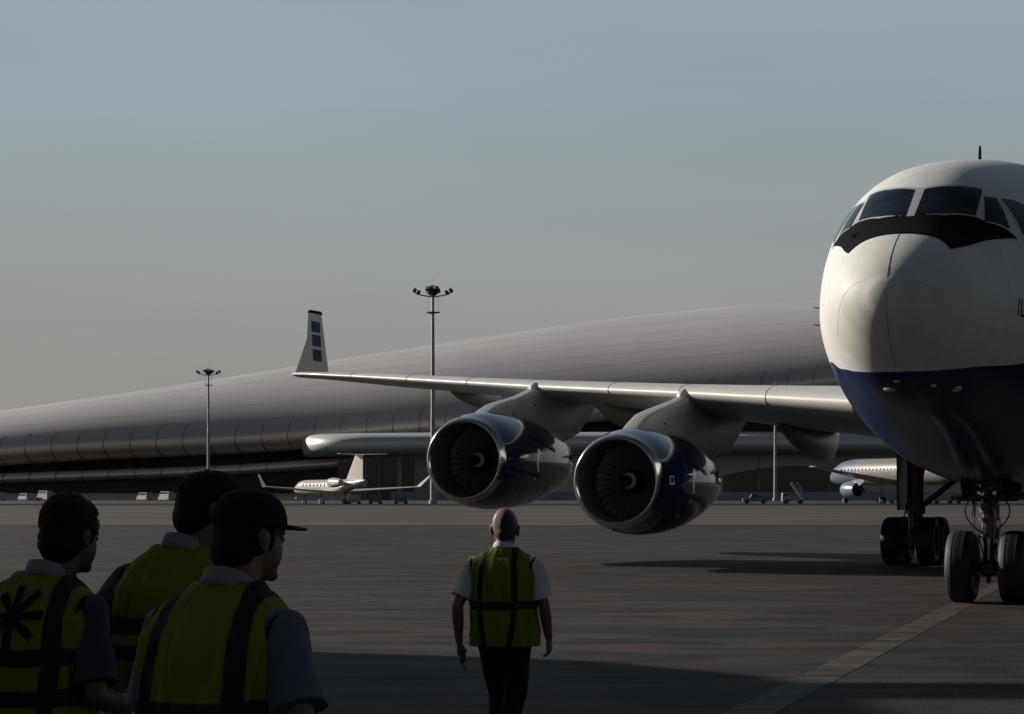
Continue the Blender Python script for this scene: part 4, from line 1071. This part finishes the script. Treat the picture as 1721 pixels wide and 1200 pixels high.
def sup(cx, cy, a, b, z, n=64, e=2.4):
    out = []
    for i in range(n):
        t = 2 * PI * i / n; c, s = math.cos(t), math.sin(t)
        out.append(Vector((cx + a * math.copysign(abs(c) ** (2 / e), c), cy + b * math.copysign(abs(s) ** (2 / e), s), z)))
    return out

TORSO = [(.84, .185, .125), (.92, .19, .13), (1.0, .178, .122), (1.1, .175, .12), (1.2, .185, .125), (1.3, .20, .13), (1.37, .205, .125), (1.42, .188, .112), (1.447, .158, .096), (1.474, .120, .082), (1.496, .088, .07), (1.512, .072, .062)]
def person(name_label, loc, yaw, H, fat=1.0, headyaw=0.0, headpitch=0.0, lean=0.0, skin=None, shirt=None, vest=None, hair=None, cap=None, arms=None, seed=1, legs=None, sleeve=.62, hem=.84, vcut=None, headside=0.0, headscale=1.08, collar=None):
    rnd = random.Random(seed)
    k = H / 1.78
    t = thing('person', name_label, 'person', loc, -R(yaw))
    t.scale = (k, k, k)
    skin = skin or SKIN
    def ln(z):   # forward lean of the upper body
        u = max(0, (z - .9)); return lean * u * u / .4
    def L3(p): return Vector((p[0], p[1] + ln(p[2]), p[2]))
    HC = L3((headside, .02, 1.655))
    HS = headscale
    Mh = Matrix.Translation(HC) @ Matrix.Rotation(-R(headyaw), 4, 'Z') @ Matrix.Rotation(-R(headpitch), 4, 'X') @ Matrix.Scale(HS, 4)
    # ---- body: one continuous skin
    mb = MB()
    for z0, z1 in zip(TORSO, TORSO[1:]): pass
    rs = [sup(0, ln(z), a * fat * .86, b * fat * .84, z, 32) for z, a, b in TORSO]
    mb.rings(rs)
    nb = L3((headside * .3, -.012, 1.44)); mb.capsule(nb, HC + Vector((0, -.008, -.06)), .066, .058)
    e = lambda c, r: mb.ell(c, r, Mh, 20)
    e((0, -.012, .03), (.077, .097, .098)); e((0, .027, -.035), (.063, .077, .085)); e((0, .045, -.075), (.048, .048, .045))
    e((0, .085, -.098), (.024, .018, .018)); e((0, .05, .045), (.062, .052, .05))
    mb.capsule((0, .086, .022), (0, .106, -.024), .009, .0125, 10, 0, Mh); e((0, .098, -.027), (.019, .012, .009)); e((0, .086, .018), (.05, .012, .008))
    e((0, .092, -.056), (.023, .011, .006)); e((0, .091, -.067), (.020, .011, .007))
    for s in (-1, 1):
        e((s * .078, -.012, -.008), (.010, .021, .031)); e((s * .083, -.02, .004), (.008, .016, .022)); e((s * .078, -.006, -.034), (.009, .012, .012))
    hands = []
    for s, A in zip((-1, 1), arms):
        S, E, W, hd, pn = [Vector(q) for q in A]
        S, E, W = L3(S), L3(E), L3(W); S.z += .002
        mb.capsule(S, S.lerp(E, .5), .056 * fat ** .5, .05); mb.capsule(S.lerp(E, .5), E, .05, .041); mb.capsule(E, E.lerp(W, .35), .041, .043); mb.capsule(E.lerp(W, .35), W, .043, .028)
        # hand: hd = direction of the fingers, pn = palm normal
        hd = hd.normalized(); pn = (pn - hd * pn.dot(hd)).normalized(); sd = hd.cross(pn)  # toward little or index side
        thumbside = sd if (sd.y > 0 or abs(sd.y) < .3 and sd.x * s < 0) else -sd
        for q in (-1, -.33, .33, 1):
            mb.capsule(W + hd * .01 + sd * q * .016, W + hd * .085 + sd * q * .030, .016, .014, 10)
        lens = [.068, .078, .074, .058]
        order = [1, .33, -.33, -1]
        for q, lf in zip(order, lens):
            b0 = W + hd * .085 + thumbside * q * .030
            d1 = (hd + pn * .35).normalized(); d2 = (hd * .75 + pn * .9).normalized(); d3 = (hd * .2 + pn * 1.1).normalized()
            b1 = b0 + d1 * lf * .45; b2 = b1 + d2 * lf * .32; b3 = b2 + d3 * lf * .26
            mb.capsule(b0, b1, .0105, .0095, 8); mb.capsule(b1, b2, .0095, .009, 8); mb.capsule(b2, b3, .009, .0078, 8)
        b0 = W + hd * .025 + thumbside * .022; b1 = b0 + (thumbside * .75 + hd * .6 + pn * .3).normalized() * .042; b2 = b1 + (thumbside * .25 + hd * .9 + pn * .45).normalized() * .034
        mb.capsule(b0, b1, .014, .012, 8); mb.capsule(b1, b2, .0115, .009, 8)
        hands.append((W + hd * .09 + pn * .03, hd, pn))
    legs = legs or [((-.09, 0, .88), (-.10, .03, .48), (-.10, 0, .08)), ((.09, 0, .88), (.10, .03, .48), (.10, 0, .08))]
    for hp, kn, an in legs:
        mb.capsule(hp, kn, .078 * fat, .055); mb.capsule(kn, an, .052, .036); mb.capsule((an[0], an[1] - .02, .05), (an[0], an[1] + .13, .035), .036, .028)
    blob(mb, 'body', skin, t, .0065, 4, .5)
    body = t.children[0] if t.children else None
    for s in (-1, 1):
        m_ = MB(); m_.ell((s * .031, .083, .002), (.0125, .011, .011), Mh, 14); m_.build('eye', EYEM, t)
    # ---- trousers and shoes
    mb = MB(); mb.rings([sup(0, ln(z), a * fat * 1.0, b * fat * 1.02, z, 32) for z, a, b in ((.80, .165, .115), (.86, .18, .125), (.92, .185, .128), (1.0, .175, .12))])
    for hp, kn, an in legs:
        mb.capsule(hp, kn, .098 * fat, .083 * fat ** .5, 18); mb.capsule(kn, (an[0], an[1], an[2] + .03), .082, .068, 18)
    tr = blob(mb, 'trousers', TROU, t, .011, 5)
    displace(tr.data, lambda q: noise.noise(Vector((q.x * 9, q.y * 9, q.z * 5 + seed))) * .008)
    for hp, kn, an in legs:
        m_ = MB(); m_.capsule((an[0], an[1] - .04, .05), (an[0], an[1] + .15, .04), .047, .042); m_.box((an[0], an[1] + .05, .012), (.085, .28, .024), bev=.008)
        blob(m_, 'shoe', SHOE, t, .007, 4)
    # ---- shirt with short sleeves
    mb = MB(); mb.rings([sup(0, ln(z), a * fat * .93 - .004, b * fat * .92 - .006, z, 40) for z, a, b in TORSO])
    for s, A in zip((-1, 1), arms):
        S, E = L3(Vector(A[0])), L3(Vector(A[1])); S.z += .0; c = S.lerp(E, sleeve); c2 = S.lerp(E, sleeve + .06)
        mb.capsule(S + Vector((-s * .05, 0, .0)), S, .072 * fat ** .5, .069 * fat ** .5, 18)
        mb.tube(S, c, .069 * fat ** .5, .080, 24); mb.tube(c, c2, .082, .086, 24)
    sh = blob(mb, 'shirt', shirt, t, .0075, 3)
    displace(sh.data, lambda q: noise.noise(Vector((q.x * 11 + seed, q.y * 11, q.z * 6))) * .010 + noise.noise(Vector((q.x * 26, q.y * 26, q.z * 13 + seed))) * .004)
    # collar
    def collar_ring(z, a, b, tilt, n=40):
        return [Vector((p.x + headside * .3, p.y + ln(1.5) - .002, p.z + tilt * 1.9 * (-(p.y) / .07) - .006)) for p in sup(0, 0, a, b, z, n, 2.1)]
    mb = MB(); inner = [collar_ring(1.525, .066, .068, .018), collar_ring(1.552, .062, .066, .016)]; outer = [collar_ring(1.55, .069, .073, .016), collar_ring(1.515, .082, .084, .016), collar_ring(1.50, .092, .09, .012)]
    mb.rings(inner + outer, cap0=False, cap1=False); cl_ = mb.build('collar', collar or shirt, t, angle=50); cl_.modifiers.new('s', 'SOLIDIFY').thickness = .003
    # ---- hi-vis vest
    mb = MB(); rs = []
    N = 132
    zs = [hem + .012 * i for i in range(int((1.40 - hem) / .012))]
    def tt(z, j): return itp2([(q[0], q[j]) for q in TORSO], z)
    prof = [(z, tt(z, 1) * fat * 1.0 + .010 + .018 * max(0, (1.1 - z)) * 2, tt(z, 2) * fat + .014 + .014 * max(0, (1.1 - z)) * 2) for z in zs]
    prof += [(1.400, .203 * fat, .128 * fat), (1.420, .198 * fat, .122 * fat), (1.440, .188 * fat, .116 * fat), (1.458, .174 * fat, .110), (1.476, .154 * fat, .104), (1.490, .135, .099), (1.500, .114, .094), (1.510, .104, .090), (1.520, .095, .084), (1.527, .086, .078)]
    for z, a, b in prof:
        ring = sup(0, ln(z), a, b, z, N, 2.5)
        fade = min(1, max(0, (1.47 - z) / .2))
        for i, p in enumerate(ring):
            th_ = 2 * PI * i / N
            nrm = Vector((math.cos(th_), math.sin(th_), 0))
            f1 = noise.noise(Vector((math.cos(th_) * 3.2 + seed * 3.1, math.sin(th_) * 3.2, z * 1.5)))
            f2 = noise.noise(Vector((math.cos(th_) * 9 + seed + z * 1.5, math.sin(th_) * 9, z * 2.4 + 5)))
            f3 = noise.noise(Vector((math.cos(th_) * 3 + seed, math.sin(th_) * 3 + 9, z * 9)))
            amp = .25 + .75 * fade
            ring[i] = p + nrm * (.007 + max(-.006, f1 * .020 + abs(f2) * .042 + f3 * .008)) * amp * (1.25 if z < 1.2 else 1)
        rs.append(ring)
    mb.rings(rs, cap0=False, cap1=False)
    vs = mb.build('vest', vest, t, angle=180)
    md = vs.modifiers.new('s', 'SOLIDIFY'); md.thickness = .004; md.offset = 1
    # armhole piping
    for s, A in zip((-1, 1), arms):
        S = L3(Vector(A[0])); E = L3(Vector(A[1])); d = (E - S).normalized()
        q = Vector((s, 0, -.25)).normalized().to_track_quat('Z', 'Y')
        c = S + Vector((-s * .016, 0, -.034)); P = [c + q @ Vector((.082 * fat * math.cos(2 * PI * i / 28), .096 * fat * math.sin(2 * PI * i / 28), 0)) for i in range(29)]
        m_ = MB(); m_.path(P, .008, 8); m_.build('armhole_trim', BLACKP, vs)
    # ---- hair or cap
    if hair == 'full':
        mb = MB(); mb.ell((0, -.025, .045), (.090, .106, .100), Mh, 24); mb.ell((0, -.055, -.02), (.076, .070, .085), Mh, 20); mb.ell((0, .015, .080), (.074, .070, .052), Mh, 20)
        for s in (-1, 1): mb.ell((s * .072, .01, .012), (.014, .026, .045), Mh, 12)
        h = blob(mb, 'hair', HAIR, t, .007, 3)
        displace(h.data, lambda q: noise.noise(q * 38) * .005 + noise.noise(q * 90) * .003)
    elif hair == 'short':
        mb = MB(); mb.ell((0, -.036, .030), (.066, .083, .086), Mh, 24); mb.ell((0, -.052, -.02), (.060, .061, .06), Mh, 20)
        blob(mb, 'hair', HAIRG, t, .006, 3)
    elif hair == 'crop':
        mb = MB(); mb.ell((0, -.022, .02), (.082, .096, .098), Mh, 24); mb.ell((0, -.055, -.03), (.071, .063, .075), Mh, 20)
        for s in (-1, 1): mb.ell((s * .072, .008, 0), (.012, .022, .04), Mh, 12)
        blob(mb, 'hair', HAIR, t, .006, 3)
    if cap:
        tall, bw_, bl_, pitch, cz_ = cap
        Mc = Mh @ Matrix.Translation((0, -.006, cz_)) @ Matrix.Rotation(R(pitch), 4, 'X')
        mb = MB(); rs = []
        for i in range(12):
            ph = (PI / 2) * i / 11.5; r_ = math.cos(ph) ** .75 if i else 1.0
            rs.append([Vector((.092 * r_ * math.cos(2 * PI * j / 40), .112 * r_ * math.sin(2 * PI * j / 40), -.02 + tall * math.sin(ph) ** .9)) for j in range(40)])
        mb.rings(rs, cap0=False, cap1=True, M=Mc); c_ = mb.build('cap', CAPM, t, angle=70); c_.modifiers.new('s', 'SOLIDIFY').thickness = .004
        mb = MB(); v = []; f = []
        for i in range(13):
            an_ = R(-58 + 116 * i / 12); 
            xi, yi = .092 * math.sin(an_), .112 * math.cos(an_) - .006
            ex = bl_ * math.cos(an_ * 1.15) ** .6 if abs(an_ * 1.15) < PI / 2 else 0
            xo, yo = xi * bw_, yi + ex
            for z in (-.012, -.006):
                v.append((xi, yi, z - .006 * (xi / .09) ** 2)); v.append(((xi + xo) / 2, (yi + yo) / 2, z - .008 * (xi / .08) ** 2)); v.append((xo, yo, z - .002 - .010 * (xi / .08) ** 2))
        for i in range(12):
            for o in (0, 3):
                for q in (0, 1): f.append((i * 6 + o + q, i * 6 + o + q + 1, (i + 1) * 6 + o + q + 1, (i + 1) * 6 + o + q))
            f.append((i * 6 + 2, i * 6 + 5, (i + 1) * 6 + 5, (i + 1) * 6 + 2)); f.append((i * 6, i * 6 + 3, (i + 1) * 6 + 3, (i + 1) * 6))
        mb.add(v, f, 0, Mc); mb.build('brim', CAPM, c_)
        mb = MB(); mb.ell((0, 0, tall - .02), (.008, .008, .005), Mc, 10); mb.build('button', CAPM, c_)
    return t, hands, vs
def itp2(T, x):
    if x <= T[0][0]: return T[0][1]
    for (a1, b1), (a2, b2) in zip(T, T[1:]):
        if x <= a2: return b1 + (b2 - b1) * (x - a1) / (a2 - a1)
    return T[-1][1]

VM1 = vest_mat('star_vest_cloth', VY, .150, (1.24, 1.09)); VM2 = vest_mat('two_band_vest_cloth', VY, 0, (1.245, 1.15)); VM3 = vest_mat('front_vest_cloth', VY, .145, (1.17,)); VM4 = vest_mat('walker_vest_cloth', VY, .125, (1.12,), .021)
relax = lambda s, ex=.26, ez=1.08, wy=.03, wz=.84: ((s * .19, 0, 1.39), (s * ex, -.03, ez + .03), (s * (ex + .02), wy, wz), (0, .1, -1), (-s, .2, 0))
# D: walking man
pD, hD, vD = person('stocky balding man in a white shirt and yellow-green vest walking towards the airliner alone', (-.055, 14.75, 0), 18, 1.75, fat=1.09, headyaw=-14, headpitch=4, headscale=1.2, shirt=SHWHITE, vest=VM4, hair='short', skin=SKIN,
    arms=[((-.225, 0, 1.385), (-.32, -.09, 1.11), (-.325, -.04, .86), (0, .12, -1), (1, .1, 0)), ((.225, 0, 1.385), (.285, .04, 1.11), (.285, .15, .88), (0, .25, -1), (-1, .1, 0))],
    seed=4, sleeve=.72, hem=.83, legs=[((-.10, 0, .88), (-.09, .17, .50), (-.09, .14, .10)), ((.10, 0, .88), (.09, -.02, .48), (.10, -.30, .16))])
# A: man with the star emblem
pA, hA, vA = person('dark-haired bareheaded man at far left with a black star on the back of his vest', (-1.77, 7.75, 0), 20, 1.845, fat=1.0, headyaw=10, headpitch=8, lean=.10, shirt=SHNAVY, collar=SHMID, vest=VM1, hair='full', skin=SKIND, headside=.07,
    arms=[((-.20, 0, 1.39), (-.28, .02, 1.12), (-.16, .22, 1.06), (.6, .7, .1), (.7, -.5, 0)), ((.205, 0, 1.385), (.275, -.02, 1.10), (.25, .22, 1.04), (-.2, 1, .15), (-1, 0, 0))], seed=9, sleeve=.80)
# B: man in peaked cap
pB, hB, vB = person('tall man in a dark cap standing behind and between the other two watchers', (-1.37, 8.35, 0), 26, 1.945, fat=.98, headyaw=30, headpitch=10, lean=.10, shirt=SHNAVY, collar=SHMID, vest=VM2, hair='crop', cap=(.098, .9, .125, 13, .056), skin=SKIND, headside=.07,
    arms=[((-.195, 0, 1.39), (-.30, -.14, 1.13), (-.17, .04, 1.02), (.8, .5, -.2), (.6, -.6, 0)), ((.195, 0, 1.39), (.26, 0, 1.10), (.24, .14, .88), (0, .4, -1), (-1, .1, 0))], seed=12, sleeve=.7)
# C: man in baseball cap, nearest
pC, hC, vC = person('nearest man in a black baseball cap and slate blue shirt under a yellow-green vest', (-.915, 6.35, 0), 24, 1.87, fat=.99, headyaw=20, headpitch=6, lean=.12, shirt=SHBLUE, collar=SHMID, vest=VM3, hair='crop', cap=(.100, .95, .088, 0, .050), skin=SKIN, headside=.025,
    arms=[((-.19, 0, 1.39), (-.235, .04, 1.12), (-.10, .22, 1.0), (.6, .7, -.1), (.7, -.5, 0)), ((.205, 0, 1.385), (.315, -.03, 1.14), (.27, .20, 1.0), (-.2, 1, -.1), (-1, 0, 0))], seed=21, sleeve=.80)
# star emblem laid on the back of the leftmost vest
def emblem(vs, cx, cz, r):
    dg = bpy.context.evaluated_depsgraph_get(); bv = BVHTree.FromObject(vs, dg)
    mb = MB()
    for i, (an_, ln_) in enumerate(((88, .85), (48, .95), (5, .95), (-38, .9), (-92, 1.0), (-140, .98), (178, .95), (128, .8))):
        d = Vector((math.cos(R(an_)), math.sin(R(an_)))); nrm = Vector((-d.y, d.x)); rows = []
        for k_ in range(13):
            u = k_ / 12; wd = .0155 * (1 if u < .93 else .75) * (.75 + .25 * u); row = []
            for q in (-1, -.33, .33, 1):
                x = cx + d.x * r * ln_ * u + nrm.x * wd * q; z = cz + d.y * r * ln_ * u + nrm.y * wd * q
                h = bv.ray_cast(Vector((x, -2, z)), Vector((0, 1, 0)))
                row.append(Vector((x, (h[0].y if h[0] else -.13) - .006 - .0003 * i, z)))
            rows.append(row)
        mb.rings(rows, close=False, cap0=False, cap1=False)
    return mb.build('star_emblem', CAPM, vs, angle=180)
emblem(vA, -.01, 1.375, .125)
# things held in hands
def local(t, p): return t.matrix_basis @ p
bpy.context.view_layer.update()
hp = pD.matrix_world @ hD[0][0]
rd = thing('handheld_radio', 'small black handheld radio with a stub aerial held by the walking man', 'radio', tuple(hp), 0)
mb = MB(); M = Matrix.Rotation(R(12), 4, 'Y'); mb.box((0, 0, -.02), (.035, .03, .11), bev=.006, M=M); b_ = mb.build('case', RADIO, rd)
mb = MB(); mb.tube((-.008, 0, -.07), (.022, 0, -.15), .006, .004, 8); mb.build('aerial', RADIO, rd)
hp = pA.matrix_world @ hA[1][0]
pp = thing('paper_sheet', 'crumpled white papers held at the waist by the man at far left', 'paper', tuple(hp), R(20))
mb = MB(); n_ = 10
rs = [[Vector((-.05 + .10 * j / n_ + .008 * math.sin(i * 1.3), .01 * math.sin(j * 1.1 + i * .8) + .006 * math.cos(i * 2.1), .03 - .21 * i / n_)) for j in range(n_ + 1)] for i in range(n_ + 1)]
mb.rings(rs, close=False, cap0=False, cap1=False); o = mb.build('sheet', PAPER, pp, angle=180); o.modifiers.new('s', 'SOLIDIFY').thickness = .002
